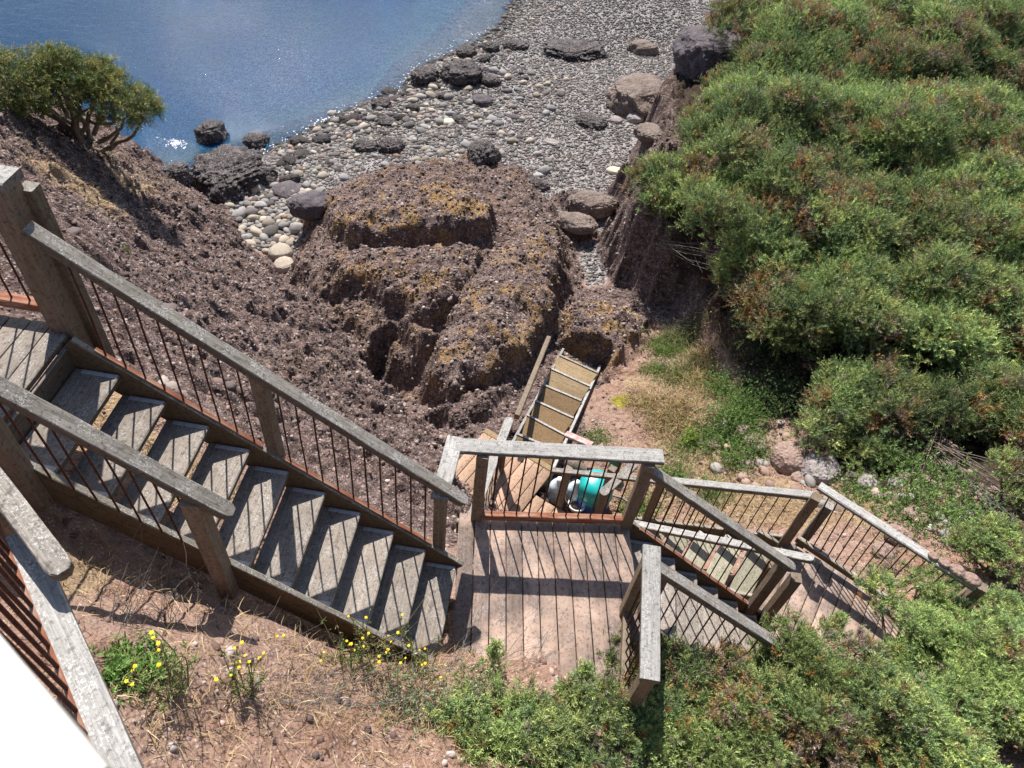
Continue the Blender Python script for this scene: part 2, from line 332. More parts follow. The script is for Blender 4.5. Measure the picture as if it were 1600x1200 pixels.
SLOPE = np.vstack([px([(250, 885, .92), (180, 850, 1.15), (290, 935, .95), (372, 982, 1.15), (200, 965, 1.5), (120, 1000, 1.85), (450, 965, .45), (450, 1020, .95), (560, 1005, .12), (580, 1060, .5), (660, 1035, .0), (700, 1080, .25), (850, 1048, .02), (970, 1050, -.15), (400, 1100, 1.3), (250, 1100, 1.7), (600, 1130, .75), (850, 1130, .3), (1000, 1120, .05),
    (160, 640, .9), (240, 650, .75), (320, 700, .5), (60, 400, .6), (20, 300, .1), (150, 450, -.3), (250, 550, -.5), (350, 600, -1.), (450, 680, -1.2), (560, 720, -1.6), (640, 790, -1.6), (640, 720, -2.3), (700, 740, -2.9), (680, 690, -3.2),
    (20, 200, -1.2), (100, 230, -1.9), (190, 250, -3.0), (250, 285, -3.8), (120, 320, -1.9), (200, 320, -2.7), (300, 330, -3.5), (360, 380, -3.9), (250, 420, -2.1), (350, 470, -2.7), (440, 480, -3.4), (430, 580, -2.3), (520, 600, -3.0), (560, 660, -2.9), (600, 640, -3.4), (500, 540, -3.5),
    (850, 640, -3.5), (950, 600, -3.5), (1010, 560, -3.55), (1000, 650, -3.2), (1080, 600, -3.1), (1060, 700, -3.05), (1150, 680, -2.8), (900, 720, -3.15), (960, 760, -3.05), (1120, 790, -2.75), (1200, 800, -2.5), (1240, 740, -2.6), (1320, 740, -2.5), (1400, 760, -2.2), (1300, 850, -2.0),
    (1380, 830, -1.95), (1450, 880, -1.7), (1500, 780, -1.9), (1560, 850, -1.5), (1520, 950, -1.5), (1250, 970, -1.7), (1150, 1000, -1.3), (1100, 960, -1.2), (1300, 1060, -1.1), (1450, 1080, -1.1), (1590, 1060, -1.1), (1150, 1110, -.6)]),
    [[.7, .3, -.45], [.6, 1.2, -2.0], [-.3, .6, -1.0], [1.0, 2.0, -2.95], [2.2, 1.6, -2.6], [-6, -2, 3.2], [-9, 0, 2.8], [-3, -4, 3.0], [0, -4, 2.2], [4, -4, 1.5], [9, -3, .6], [-12, 5, 1.], [-14, 9, -1], [9, 2, -1]]])
BANK = np.array([[1.2, 8.8, -2.5], [1.8, 10.5, -2.6], [2.6, 13, -2.6], [2.6, 7.6, -2.5], [3.2, 6.5, -2.6], [4.2, 5.6, -2.7], [5.2, 5., -2.6], [7, 4.6, -2.2], [4, 9, -2.0], [6, 8, -1.8], [8, 8, -1.3], [5, 12, -1.8], [8, 13, -1.3], [4, 15, -2.2], [12, 10, -.6], [12, 18, -.5], [6, 20, -2], [20, 12, .8], [20, 30, 1], [8, 26, -2]])
SPOLY = np.vstack([px([(235, 270, -5.3), (300, 292, -5.0), (360, 325, -4.7), (380, 385, -4.6), (440, 440, -4.4), (500, 475, -4.3), (560, 545, -4.05), (605, 600, -3.9), (680, 680, -3.5), (760, 690, -3.4), (850, 640, -3.5), (950, 600, -3.5), (1020, 520, -3.8), (1090, 530, -3.4), (1160, 600, -3.0)]),
    [[9, 6, 0], [30, 6, 0], [30, -6, 0], [-30, -6, 0], [-30, 14, 0], [-14, 13.6, 0], [-10.5, 12.6, 0]]])
KPOLY = np.vstack([px([(1010, 215, -4.6), (985, 280, -4.5), (965, 330, -4.4), (958, 400, -4.3), (968, 445, -4.2), (1010, 478, -3.9), (1060, 470, -3.7), (1100, 525, -3.3), (1160, 590, -3.0), (1290, 660, -2.8), (1440, 700, -2.6), (1600, 680, -2.3)]), [[14, 6, 0], [30, 8, 0], [30, 40, 0], [9, 30, 0], [4.6, 21, 0]]])
MOUND = [  # (polygon px + top height, edge width, lichen)
    ([(455, 420, -4.15), (475, 330, -4.25), (520, 280, -4.3), (600, 258, -4.3), (745, 232, -4.3), (815, 265, -4.3), (890, 345, -4.15), (900, 420, -4.0), (870, 520, -3.9), (800, 610, -3.8), (700, 660, -3.8), (640, 640, -3.95), (600, 575, -4.05), (540, 520, -4.15), (480, 470, -4.2)], .45, .3),
    ([(505, 315, -3.8), (560, 292, -3.65), (640, 278, -3.6), (720, 285, -3.5), (780, 330, -3.45), (785, 362, -3.4), (700, 352, -3.25), (610, 362, -3.3), (540, 368, -3.45), (500, 360, -3.65)], .28, 1.),
    ([(498, 395, -3.7), (620, 380, -3.45), (722, 380, -3.35), (758, 392, -3.3), (738, 436, -3.2), (708, 480, -3.2), (664, 488, -3.3), (622, 464, -3.35), (575, 448, -3.5), (515, 440, -3.6)], .3, .8),
    ([(585, 480, -3.6), (640, 500, -3.45), (688, 512, -3.35), (680, 540, -3.4), (640, 556, -3.45), (600, 535, -3.55)], .35, .4),
    ([(835, 335, -3.6), (872, 352, -3.6), (886, 420, -3.4), (868, 490, -3.25), (835, 545, -3.1), (770, 585, -3.05), (700, 620, -3.2), (652, 592, -3.3), (668, 535, -3.15), (715, 455, -3.1), (765, 378, -3.3)], .26, .8),
    ([(875, 470, -3.5), (930, 458, -3.6), (1010, 485, -3.55), (1025, 525, -3.45), (960, 575, -3.4), (880, 580, -3.35)], .4, 1.),
    ([(660, 640, -3.35), (740, 600, -3.3), (800, 590, -3.3), (780, 650, -3.35), (720, 680, -3.4)], .3, 0.),
    ([(870, 300, -4.25), (960, 305, -4.15), (975, 325, -4.15), (920, 330, -4.15), (880, 320, -4.2)], .2, 0.), ([(860, 340, -4.15), (925, 345, -4.05), (930, 358, -4.05), (870, 368, -4.05)], .18, 0.),
]
MOUND = [(px(p), e, l) for p, e, l in MOUND]
def spaced(a, b, segs):
    out = []; 
    for lo, hi, st in segs: out.append(np.arange(lo, hi, st))
    return np.concatenate(out)
GX = spaced(0, 0, [(-30, -16, .8), (-16, -9, .12), (-9, -4, .05), (-4, 2.6, .03), (2.6, 6, .05), (6, 12, .15), (12, 31, 1.)])
GY = spaced(0, 0, [(-5, -2, .15), (-2, 7, .032), (7, 13, .045), (13, 22, .08), (22, 60, .8)])
GXX, GYY = np.meshgrid(GX, GY, indexing='ij')
def terrain(x, y):
    hb = rbf(BEACH, x, y); hs = rbf(SLOPE, x, y); hk = rbf(BANK, x, y)
    n1 = fbm(x*1.6, y*1.6, 5, 1); n2 = fbm(x*5, y*5, 4, 2)
    A = dict(lichen=np.zeros(x.shape), gravel=np.ones(x.shape))
    h = hb.copy(); rock = np.zeros(x.shape)
    for (P, e, l) in MOUND:
        c = P[:, :2].mean(0); Q = np.c_[P[:, :2]-c, np.ones(len(P))]; k = np.linalg.lstsq(Q, P[:, 2], rcond=None)[0]
        d = sdist(P, x, y)+n1*.48+n2*.15; top = k[0]*(x-c[0])+k[1]*(y-c[1])+k[2]-.16+.46*np.sqrt(np.clip(d, 0, .8)); m = smooth(d/(e*(.75+.9*vnoise(x*1.3, y*1.3, 5)))+.4); f = h+(np.maximum(top, h)-h)*m+.10*n1*m
        h = np.maximum(h, f); rock = np.maximum(rock, smooth(d/.25+1.)); A['lichen'] = np.maximum(A['lichen'], m*l)
    cv = sdist(px([(562, 556), (596, 515), (622, 520), (655, 556), (668, 600), (628, 628), (590, 604)], -3.9), x, y)+n1*.2; h = h-.6*smooth(cv/.22+.3)
    ds = sdist(SPOLY, x, y)+n1*.5+n2*.14; ms = smooth(ds/.75+.3); ms2 = smooth(ds/.3+.6)
    h = h+(hs-h)*ms
    dk = sdist(KPOLY, x, y)+n1*.75+n2*.2+.32*fbm((x+y)*.9, (y-x)*.5, 3, 6); mk = smooth(dk/.55+.4); h = h+(np.maximum(hk, h)-h)*mk
    rock = np.maximum(rock*(1-ms2), smooth(dk/.3+1.2))
    nearg = smooth((9.2-y-n1)/.8); A['gravel'] = np.clip(1-rock-ms2-nearg, 0, 1); rock2 = nearg*(1-ms2)*.75
    # lower slope near the beach is rough dark rock, turning to soil uphill
    lowr = smooth((2.2-ds)/1.6)*ms2*smooth((-1.5-h)/.8); rough = np.clip(rock+lowr*.9, 0, 1)*np.where(x > 1.2, np.where(ms2 > .5, .3, 1), 1)
    rough = np.maximum(rough, rock2*.45); rough = np.maximum(rough, ms2*np.where((x < 1.3), .25+.75*smooth((y-.4)/1.6), .25))
    # lumps: conglomerate clasts
    kn = lambda c, r: np.sqrt(np.clip(1-(c/r)**2, 0, 1))
    c1, i1 = cells(x*4.2+n1*1.5, y*4.2, 0); c2, i2 = cells(x*10+n1, y*10, 2); c3, i3 = cells(x*22, y*22, 4)
    lump = kn(c1, .55)*.17*i1+kn(c2, .55)*.09*(.1+i2)+kn(c3, .5)*.034*i3
    ridg = np.abs(fbm(x*2.3, y*2.3, 5, 3, .6))*.7
    oc = rock*(1-ms2)*(1-mk); h = h+rough*(lump*(1-.62*oc)+.30*fbm(x*1.7, y*1.7, 5, 4, .5)-(.30-.12*oc)*ridg+.05)+(.05+.10*ms2)*n1*.8+.03*ms2*n2+.012*fbm(x*20, y*20, 3, 5)
    soilst, si = cells(x*9, y*9, 5); h = h+ms2*(1-rough)*np.clip(.5-soilst, 0, 1)*.06*(si > .6)
    lp = px([(790, 700, -2.9), (880, 540, -3.7), (945, 570, -3.7), (880, 740, -2.9)]); ax = (lp[1]+lp[2]-lp[0]-lp[3])/2; tt = np.clip(((x-lp[0, 0])*ax[0]+(y-lp[0, 1])*ax[1])/(ax[:2]@ax[:2]), 0, 1); cut = -3.02-.80*tt; mc = smooth(sdist(lp, x, y)/.15+1); h = np.where(h > cut, h+(cut-h)*mc, h)
    A['rock'] = np.clip(np.maximum(rough*1.2, rock2), 0, 1); A['sea'] = smooth((ZW-.02-h)/.1)*np.clip(1-mk, 0, 1)
    def blob(lst):
        o = np.zeros(x.shape)
        for (a, b, z, r) in lst:
            P = at(a, b, z); o = np.maximum(o, smooth(1.4-np.hypot(x-P[0], y-P[1])/r+n1*1.2))
        return o
    A['dry'] = blob([(1080, 620, -3.1, .6), (1050, 680, -3.1, .5), (1130, 800, -2.7, .6), (1200, 790, -2.6, .6), (1240, 810, -2.4, .4), (1000, 600, -3.4, .35), (1120, 720, -2.8, .5), (1060, 760, -2.9, .5), (1150, 650, -2.8, .4), (1340, 790, -2.2, .4), (1000, 960, -.6, .3), (160, 640, .9, .3), (230, 720, .8, .3), (300, 760, .6, .3), (130, 300, -2., .5), (210, 300, -2.9, .4), (150, 960, 1., .3), (1030, 760, -3., .4)])*.85
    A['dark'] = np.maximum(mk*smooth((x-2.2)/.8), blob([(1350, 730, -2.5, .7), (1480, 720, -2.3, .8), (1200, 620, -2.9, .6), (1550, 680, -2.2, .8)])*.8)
    A['dark'] = np.maximum(A['dark'], mk*.42)  # cliff rock darkened in its colour to carry the shade on the face
    A['moss'] = blob([(965, 640, -3.5, .22)])*.6
    return h, A
GH, GA = terrain(GXX, GYY)
nx, ny = GXX.shape
idx = np.arange(nx*ny).reshape(nx, ny)
FF = np.stack([idx[:-1, :-1], idx[1:, :-1], idx[1:, 1:], idx[:-1, 1:]], -1).reshape(-1, 4)
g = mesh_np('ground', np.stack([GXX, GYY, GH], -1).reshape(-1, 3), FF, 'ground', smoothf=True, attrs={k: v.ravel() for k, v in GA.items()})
g['kind'] = 'structure'
def hgt(x, y, A=None):
    A = GH if A is None else A; x = np.asarray(x, float); y = np.asarray(y, float)
    i = np.clip(np.searchsorted(GX, x)-1, 0, len(GX)-2); j = np.clip(np.searchsorted(GY, y)-1, 0, len(GY)-2)
    fx = np.clip((x-GX[i])/(GX[i+1]-GX[i]), 0, 1); fy = np.clip((y-GY[j])/(GY[j+1]-GY[j]), 0, 1)
    return (A[i, j]*(1-fx)+A[i+1, j]*fx)*(1-fy)+(A[i, j+1]*(1-fx)+A[i+1, j+1]*fx)*fy
def hit(x, y):
    """first point of the ground along a sight line"""
    d = ray(x, y); t = np.linspace(2.5, 45, 2600); P = CAM+d*t[:, None]; k = np.argmax(P[:, 2] < hgt(P[:, 0], P[:, 1])); return P[k]
# far sheet to the horizon + water
mesh_np('seabed', [(-900, -900, -14), (900, -900, -14), (900, 900, -14), (-900, 900, -14)], [(0, 1, 2, 3)], 'ground', attrs=dict(sea=[1]*4, rock=[0]*4, gravel=[0]*4, dry=[0]*4, dark=[0]*4, moss=[0]*4, lichen=[0]*4))['kind'] = 'structure'
def box_np(a, b):
    x0, y0, z0 = a; x1, y1, z1 = b; V = [(x0, y0, z0), (x1, y0, z0), (x1, y1, z0), (x0, y1, z0), (x0, y0, z1), (x1, y0, z1), (x1, y1, z1), (x0, y1, z1)]
    return np.array(V, float), np.array([(0, 3, 2, 1), (4, 5, 6, 7), (0, 1, 5, 4), (1, 2, 6, 5), (2, 3, 7, 6), (3, 0, 4, 7)])
wx = np.concatenate([[-800, -200, -60], np.arange(-24, 10, .25), [20, 60, 200, 800]]); wy = np.concatenate([np.arange(9.5, 26, .25), [40, 90, 250, 850]])
WX, WY = np.meshgrid(wx, wy, indexing='ij'); a_, b_ = WX.shape; wi = np.arange(a_*b_).reshape(a_, b_); top = np.stack([WX, WY, np.full(WX.shape, ZW)], -1).reshape(-1, 3); bot = top.copy(); bot[:, 2] = -13.5; nb = a_*b_
ft = np.stack([wi[:-1, :-1], wi[1:, :-1], wi[1:, 1:], wi[:-1, 1:]], -1).reshape(-1, 4); loop = np.concatenate([wi[:, 0], wi[-1, 1:], wi[-2::-1, -1], wi[0, -2:0:-1]]); l2 = np.roll(loop, -1)
sh_ = smooth((hgt(WX.ravel(), WY.ravel())-(ZW-.75))/.7)
mesh_np('water', np.vstack([top, bot]), np.vstack([ft, ft[:, ::-1]+nb, np.stack([loop, loop+nb, l2+nb, l2], -1)]), 'water', attrs=dict(shore=np.r_[sh_, sh_]))['kind'] = 'structure'
M['tan_green'] = wood('greenish_tread_wood', (.17, .16, .11), (.36, .34, .25), (.10, .075, .05), .4, dust=(.33, .29, .22))
# ------------------------------------------------------------ timber stairs and landings
RUN = .254; UP = np.array([0, 0, 1.])
A_ = np.array([.9026, -.4305, 0]); B_ = np.array([.4305, .9026, 0])   # axes of the lower, turned part
def v3(*a): return np.array(a, float)
def frame(O, X, Y):
    O, X, Y = map(np.asarray, (O, X, Y)); return lambda a, b, z: np.array([O[0]+X[0]*a+Y[0]*b, O[1]+X[1]*a+Y[1]*b, z])
def decking(name, P, L, W, z, n, parent, mat='deck', th=.04, along='b'):
    """n planks side by side across L, each W long, in one mesh; P maps (a,b,z)"""
    o0 = np.array(P(0, 0, z)); X = P(1, 0, z)-o0; Y = P(0, 1, z)-o0; ac = Acc(); pl = []
    for i in range(n):
        a0 = i*L/n+.004; a1 = (i+1)*L/n-.004; j = RNG.uniform(-.012, .012); e = RNG.uniform(-.003, .003); k = 12
        prof = [(a0, -.004), (a0+.005, 0), (a1-.005, 0), (a1, -.004), (a1, -th), (a0, -th)]
        V = [];
        for s in range(k+1):
            y = j+W*s/k
            for (a, b) in prof: V.append((y, -a, b+e+RNG.uniform(-.0012, .0012)))
        Fq = []
        for s in range(k):
            for q in range(6): Fq.append((s*6+q, (s+1)*6+q, (s+1)*6+(q+1) % 6, s*6+(q+1) % 6))
        for s in (0, k): Fq.append((s*6, s*6+1, s*6+2, s*6+3)); Fq.append((s*6, s*6+3, s*6+4, s*6+5))
        ac.add(np.array(V), Fq); pl += [RNG.random()]*len(V)
    V = np.concatenate(ac.V); o = mesh_np(name, V, np.concatenate(ac.F), mat, parent=parent, attrs=dict(pl=pl))
    import bmesh
    bm = bmesh.new(); bm.from_mesh(o.data); bmesh.ops.recalc_face_normals(bm, faces=bm.faces); bm.to_mesh(o.data); bm.free()
    L0_ = o0-np.array(parent.location); o.matrix_local = Matrix(((Y[0], -X[0], 0, L0_[0]), (Y[1], -X[1], 0, L0_[1]), (0, 0, 1, L0_[2]), (0, 0, 0, 1))); return o
def flight(root, P, z0, n, W, mat='tread', run=RUN, rise=.2, first=1, depth=.30, thick=.05, sdepth=.27, ext0=.0, ext1=.12, lift=.045, br=True, smat='string'):
    """treads first..n below z0; P(a,b,z): a downhill, b across from 0 (far side) to -W"""
    for k in range(first, n+1):
        z = z0-rise*k; a = run*k
        board('tread', P(a-depth/2, -.02, z), P(a-depth/2, -W+.02, z), depth, thick, mat, root, ch=.007)
        if br:
            for b in (-.035, -W+.035): board('tread_bracket', P(a-run+.01, b, z+.004), P(a-.01, b, z+.004), .03, .05, 'zinc', root, ch=.001, jit=0)
    sl = rise/run
    for b in (.022, -W-.022):
        a0 = ext0; a1 = run*n+ext1; board('stringer', P(a0, b, z0-sl*a0+lift), P(a1, b, z0-sl*a1+lift), .044, sdepth, smat, root)
# --- upper landing
PU = frame((-2.6, .07), (-1, 0, 0), (0, -1, 0))
t = thing('wooden_landing', 'uppermost weathered landing at the left edge, with a tall thick corner post', 'landing', (-3.4, -.4, 1.9))
decking('decking', frame((-4.6, -1.05), (1, 0, 0), (0, 1, 0)), 1.98, 1.2, 2.0, 14, t, 'tread')
board('riser_board', (-2.615, .09, 1.955), (-2.615, -.95, 1.955), .03, .24, 'tread', t, up=(0, 0, 1))
board('joist', (-4.6, .12, 1.955), (-2.66, .12, 1.955), .045, .2, 'string', t); board('joist', (-4.6, -1.0, 1.955), (-2.66, -1.0, 1.955), .045, .2, 'string', t)
post((-2.67, .17, 2.0), 1.10, t, .15, 'post', 0, .32)
post((-2.585, .265, 2.0), 1.0, t, .09, 'rail', 0, .42)
c0 = at(78, 262, 3.15); c1 = at(18, 300, 3.15)
board('cap_rail', (-4.7, c0[1]*.5+c1[1]*.5+.02, 3.14), (-2.56, c0[1]*.5+c1[1]*.5+.02, 3.14), .17, .06, 'white', t, ch=.008)
board('lower_rail', (-4.6, .2, 2.14), (-2.76, .2, 2.14), .085, .06, 'rustrail', t)
rods((-4.5, .2, 2.12), (-2.82, .2, 2.12), (-4.5, .2, 3.09), (-2.82, .2, 3.09), 14, t)
for y in (-.95, -1.02):
    pass
post((-2.62, -1.0, 1.72), 1.12, t, .1, 'post', 0, .9); post((-2.95, -1.02, 1.7), .9, t, .1, 'post', 0, .9)
post((-4.4, -.9, 1.75), .05, t, .1, 'post', 0, 2.); post((-4.4, .05, 1.75), .05, t, .1, 'post', 0, 2.)
# --- first flight
t = thing('wooden_staircase', 'longest flight, nine speckled treads running down from the tall corner post', 'staircase', (-1.2, -.4, .6))
PF = frame((-RUN*10, 0), (1, 0, 0), (0, 1, 0)); flight(t, PF, 2.0, 10, .811, ext0=.0, ext1=.05)
r0 = onY(42, 352, .06); r1 = onY(731, 782, .06)
board('handrail', r0, r1, .10, .062, 'rail', t, rnd=True)
def railz(x, a, b): return a[2]+(b[2]-a[2])*(x-a[0])/(b[0]-a[0])
for x in (-1.385, -.165): zb = (-x)*.787-.18; post((x, .075, zb), railz(x, r0, r1)-.085-zb, t, .092)
def sr(x): return (x, .03, -x*.787+.055)
for (xa, xb, n) in ((-2.42, -1.45, 9), (-1.32, -.22, 10)):
    rods(sr(xa), sr(xb), (xa, .05, railz(xa, r0, r1)-.05), (xb, .05, railz(xb, r0, r1)-.05), n, t)
    a = np.array(sr(xa)); b = np.array(sr(xb)); board('rail_strip', a+v3(0, 0, .012), b+v3(0, 0, .012), .03, .012, 'rustrail', t, ch=.001)
q0 = onY(-60, 570, -.87); q1 = onY(366, 800, -.87)
board('handrail', q0, q1, .10, .062, 'rail', t, rnd=True)
for (xp, w_) in ((-1.41, .105), (-2.40, .10)):
    zb = (-xp)*.787-.33; post((xp, -.885, zb), railz(xp, q0, q1)-.085-zb, t, w_)
xa, xb = -2.33, -1.46; rods((xa, -.85, -xa*.787+.03), (xb, -.85, -xb*.787+.03), (xa, -.87, railz(xa, q0, q1)-.05), (xb, -.87, railz(xb, q0, q1)-.05), 8, t)
# --- middle landing
t = thing('wooden_landing', 'middle landing of pinkish dusty planks behind the widest grey guard rail', 'landing', (.7, -.1, 0))
dl = at(739, 812, 0); dr = at(975, 822, 0); X = (dr-dl)/np.linalg.norm(dr-dl); Y = np.array([-X[1], X[0], 0])
PM = frame(dl-X*.12+Y*.05, X, -Y); PM2 = frame(dl-X*.12+Y*.05-Y*1.62, X, Y)
decking('decking', PM2, 1.49, 1.62, 0., 11, t, 'deck')
board('joist', PM(-.02, .03, -.045), PM(1.5, .03, -.045), .045, .19, 'string', t); board('joist', PM(1.46, .05, -.045), PM(1.46, 1.6, -.045), .045, .19, 'string', t)
board('joist', PM(.02, .05, -.045), PM(.02, 1.6, -.045), .045, .19, 'string', t)
H0 = .962
hl = at(703, 692, H0); hr = at(1037, 710, H0); nrm = Y
board('cap_rail', at(712, 694, H0), at(1037, 712, H0), .135, .04, 'white', t)
board('cap_rail', at(712, 682, H0), at(686, 778, H0), .13, .038, 'white', t)
post(PM(.15, .02, -.1), H0+.06, t, .092); post(PM(1.46, .03, -.1), H0+.06, t, .092)

board('lower_rail', PM(.20, .045, .105), PM(1.41, .03, .105), .06, .07, 'rustrail', t)
rods(PM(.22, .045, .09), PM(1.39, .035, .09), PM(.22, .045, H0-.03), PM(1.39, .035, H0-.03), 11, t)
# near guard, square to the far one
g0 = at(1019, 852, H0-.01); g1 = at(1016, 1062, H0-.01)
board('cap_rail', g0, g1, .13, .045, 'white', t); post(v3(g0[0], g0[1]-.07, -.3), H0+.25, t, .092); post(v3(g1[0], g1[1]+.05, -.3), H0+.25, t, .092)
board('lower_rail', (g0[0], g0[1]-.1, .1), (g1[0], g1[1]+.1, .1), .06, .07, 'post', t); rods((g0[0], g0[1]-.12, .08), (g1[0], g1[1]+.12, .08), (g0[0], g0[1]-.12, H0-.05), (g1[0], g1[1]+.12, H0-.05), 8, t)
for (a, b) in ((.1, .15), (1.4, .15), (.1, 1.4), (1.4, 1.4)): q = PM(a, b, -.24); post((q[0], q[1], -.24), .02, t, .1, ext=1.6 if b < 1 else .4, name='support_post')
# --- second flight
x2 = 1.925-2*RUN; t = thing('wooden_staircase', 'short flight down from the middle landing, its near rail half hidden by gorse', 'staircase', (2.3, .3, -.8))
PS = frame((x2, .655), (1, 0, 0), (0, 1, 0)); flight(t, PS, 0., 6, .80, ext0=.03, ext1=.22)
s0 = onY(1012, 727, .66); s1 = onY(1243, 886, .66)
board('handrail', s0, s1, .10, .062, 'rail', t, rnd=True)
for x in (2.86, 3.02): zb = -1.5; post((x, .67-(x-2.86)*.25, zb), railz(x, s0, s1)-.085-zb, t, .095)
xa, xb = x2+.1, 2.78
rods((xa, .655, -(xa-x2)*.787+.06), (xb, .655, -(xb-x2)*.787+.06), (xa, .66, railz(xa, s0, s1)-.05), (xb, .66, railz(xb, s0, s1)-.05), 12, t)
board('rail_strip', (xa, .655, -(xa-x2)*.787+.062), (xb, .655, -(xb-x2)*.787+.062), .032, .012, 'rustrail', t, ch=.001)
s2 = onY(1030, 884, -.15); s3 = onY(1214, 1003, -.15)
board('handrail', s2, s3, .10, .062, 'rail', t, rnd=True); post((2.78, -.15, -1.5), railz(2.78, s2, s3)-.085+1.5, t, .09); post((1.55, -.15, -.4), railz(1.55, s2, s3)-.085+.4, t, .09)
xa, xb = 1.65, 2.7; rods((xa, -.15, -(xa-x2)*.787+.03), (xb, -.15, -(xb-x2)*.787+.03), (xa, -.15, railz(xa, s2, s3)-.05), (xb, -.15, railz(xb, s2, s3)-.05), 9, t)
# --- lower right landing, turned
t = thing('wooden_landing', 'turned landing on the right whose long guard rail carries small stones at its far end', 'landing', (3.9, .8, -1.4))
E0 = v3(3.43, 1.69, -1.4); PL = frame(E0, A_, -B_)
decking('decking', frame(E0-B_*1.9-A_*.03, A_, B_), 1.86, 1.9, -1.4, 13, t, 'deck')
board('joist', PL(-.3, 0.022, -1.45), PL(1.8, 0.022, -1.45), .045, .2, 'string', t)
HL = -.45
board('cap_rail', at(1281, 757, HL), at(1527, 916, HL), .105, .05, 'white', t, ch=.01)
post(PL(-.02, .03, -1.7), 1.2, t, .095, rot=-.445); post(PL(1.62, .05, -1.7), 1.2, t, .095, rot=-.445); post(PL(.15, -.13, -1.9), 1.2, t, .09, 'white', rot=-.445)
lr0 = at(1247, 838, -1.24); lr1 = at(1432, 962, -1.24)
board('lower_rail', lr0, lr1, .05, .085, 'string', t)
rods(lr0+(lr1-lr0)*.04, lr1, at(1292, 766, HL-.04), at(1505, 905, HL-.04), 15, t)
board('end_board', at(1520, 925, -.7), at(1450, 985, -1.15), .12, .045, 'post', t, up=(.3, -.2, 1))
for (a, b) in ((0, .2), (1.5, .2), (0, 1.1), (1.5, 1.1)): q = PL(a, b, -1.7); post((q[0], q[1], -1.65), .02, t, .1, ext=.7, name='support_post')
# --- return flight down to the left
u3 = v3(-.2525, .118, 0); rl = np.linalg.norm(u3); U3 = u3/rl; W3 = v3(U3[1], -U3[0], 0); W3 = -W3 if W3 @ B_ < 0 else W3
t = thing('wooden_staircase', 'lowest side flight of pale greenish treads returning left behind the short gorse-side flight', 'staircase', (2.6, 1.6, -2.2))
PR = frame((3.40, 1.70), U3, W3); flight(t, PR, -1.4, 6, .82, 'tan_green', run=rl, depth=.232, ext0=.0, ext1=.22, lift=.05)
k0 = onP(1272, 772, PR(0, .05, 0), W3); k1 = onP(1036, 748, PR(0, .05, 0), W3)
board('handrail', k0, k1, .10, .055, 'white', t)
ab = lambda p: ((p-np.array(PR(0, 0, 0)))*U3*[1, 1, 0]).sum()
for a in (1.47,):
    zb = -1.4-a*.2/rl-.1; zt = k0[2]+(k1[2]-k0[2])*(a-ab(k0))/(ab(k1)-ab(k0))-.055; q = PR(a, .05, zb); post((q[0], q[1], zb), zt-zb, t, .09, rot=-.445)
a0_, a1_ = .12, 1.65
def kz(a): return k0[2]+(k1[2]-k0[2])*(a-ab(k0))/(ab(k1)-ab(k0))-.05
rods(PR(a0_, .03, -1.4-a0_*.2/rl+.05), PR(a1_, .03, -1.4-a1_*.2/rl+.05), PR(a0_, .05, kz(a0_)), PR(a1_, .05, kz(a1_)), 14, t)
m0 = onP(984, 815, PR(0, -.84, 0), W3); m1 = onP(1272, 872, PR(0, -.84, 0), W3)
board('handrail', m0, m1, .085, .05, 'white', t, rnd=True)
# --- bottom landing
t = thing('wooden_landing', 'bottom landing of sunlit tan planks seen through the rods of the wide guard rail', 'landing', (.6, 2.4, -2.8))
cR = at(863, 738, -2.8); cL = at(790, 708, -2.8); PB = frame(cR, -A_, -B_)
decking('decking', frame(cR-A_*1.15-B_*1.25, A_, B_), 1.15, 1.25, -2.8, 8, t, 'tan2')
decking('side_decking', frame(cR-B_*1.25+A_*.012, A_, B_), .62, .80, -2.803, 4, t, 'tan2')
board('joist', PB(-.01, .02, -2.845), PB(1.17, .02, -2.845), .045, .18, 'tan', t); board('edge_board', PB(0.02, -.04, -2.79), PB(1.15, -.04, -2.79), .09, .05, 'tan', t)
b0 = at(797, 652, -1.82); b1 = at(738, 806, -1.82)
board('cap_rail', b1, b0, .115, .05, 'white', t, rnd=True); 
for f in (.12, .9): q = b1+(b0-b1)*f; post((q[0], q[1], -3.2), 1.33, t, .085)
qa = b1+(b0-b1)*.15; qb = b1+(b0-b1)*.88; board('lower_rail', v3(qa[0], qa[1], -2.66), v3(qb[0], qb[1], -2.66), .05, .07, 'post', t)
rods(v3(qa[0], qa[1], -2.68), v3(qb[0], qb[1], -2.68), v3(qa[0], qa[1], -1.86), v3(qb[0], qb[1], -1.86), 9, t)
d0 = at(861, 733, -1.98); d1 = at(1040, 751, -1.55)
board('side_rail', d0, d1, .07, .05, 'rail', t); q = at(874, 788, -2.8); post((q[0], q[1], -2.9), .92, t, .085, rot=-.445)
q = at(935, 800, -2.8); post((q[0], q[1], -2.9), 1.1, t, .09, rot=-.445)
board('brace', at(992, 724, -1.75), at(940, 772, -1.72), .11, .045, 'rail', t, rnd=True)
for (a, b) in ((.05, .1), (1.1, .1), (1.1, 1.1)): q = PB(a, b, -2.9); post((q[0], q[1], -2.9), .02, t, .1, ext=.6, name='support_post')
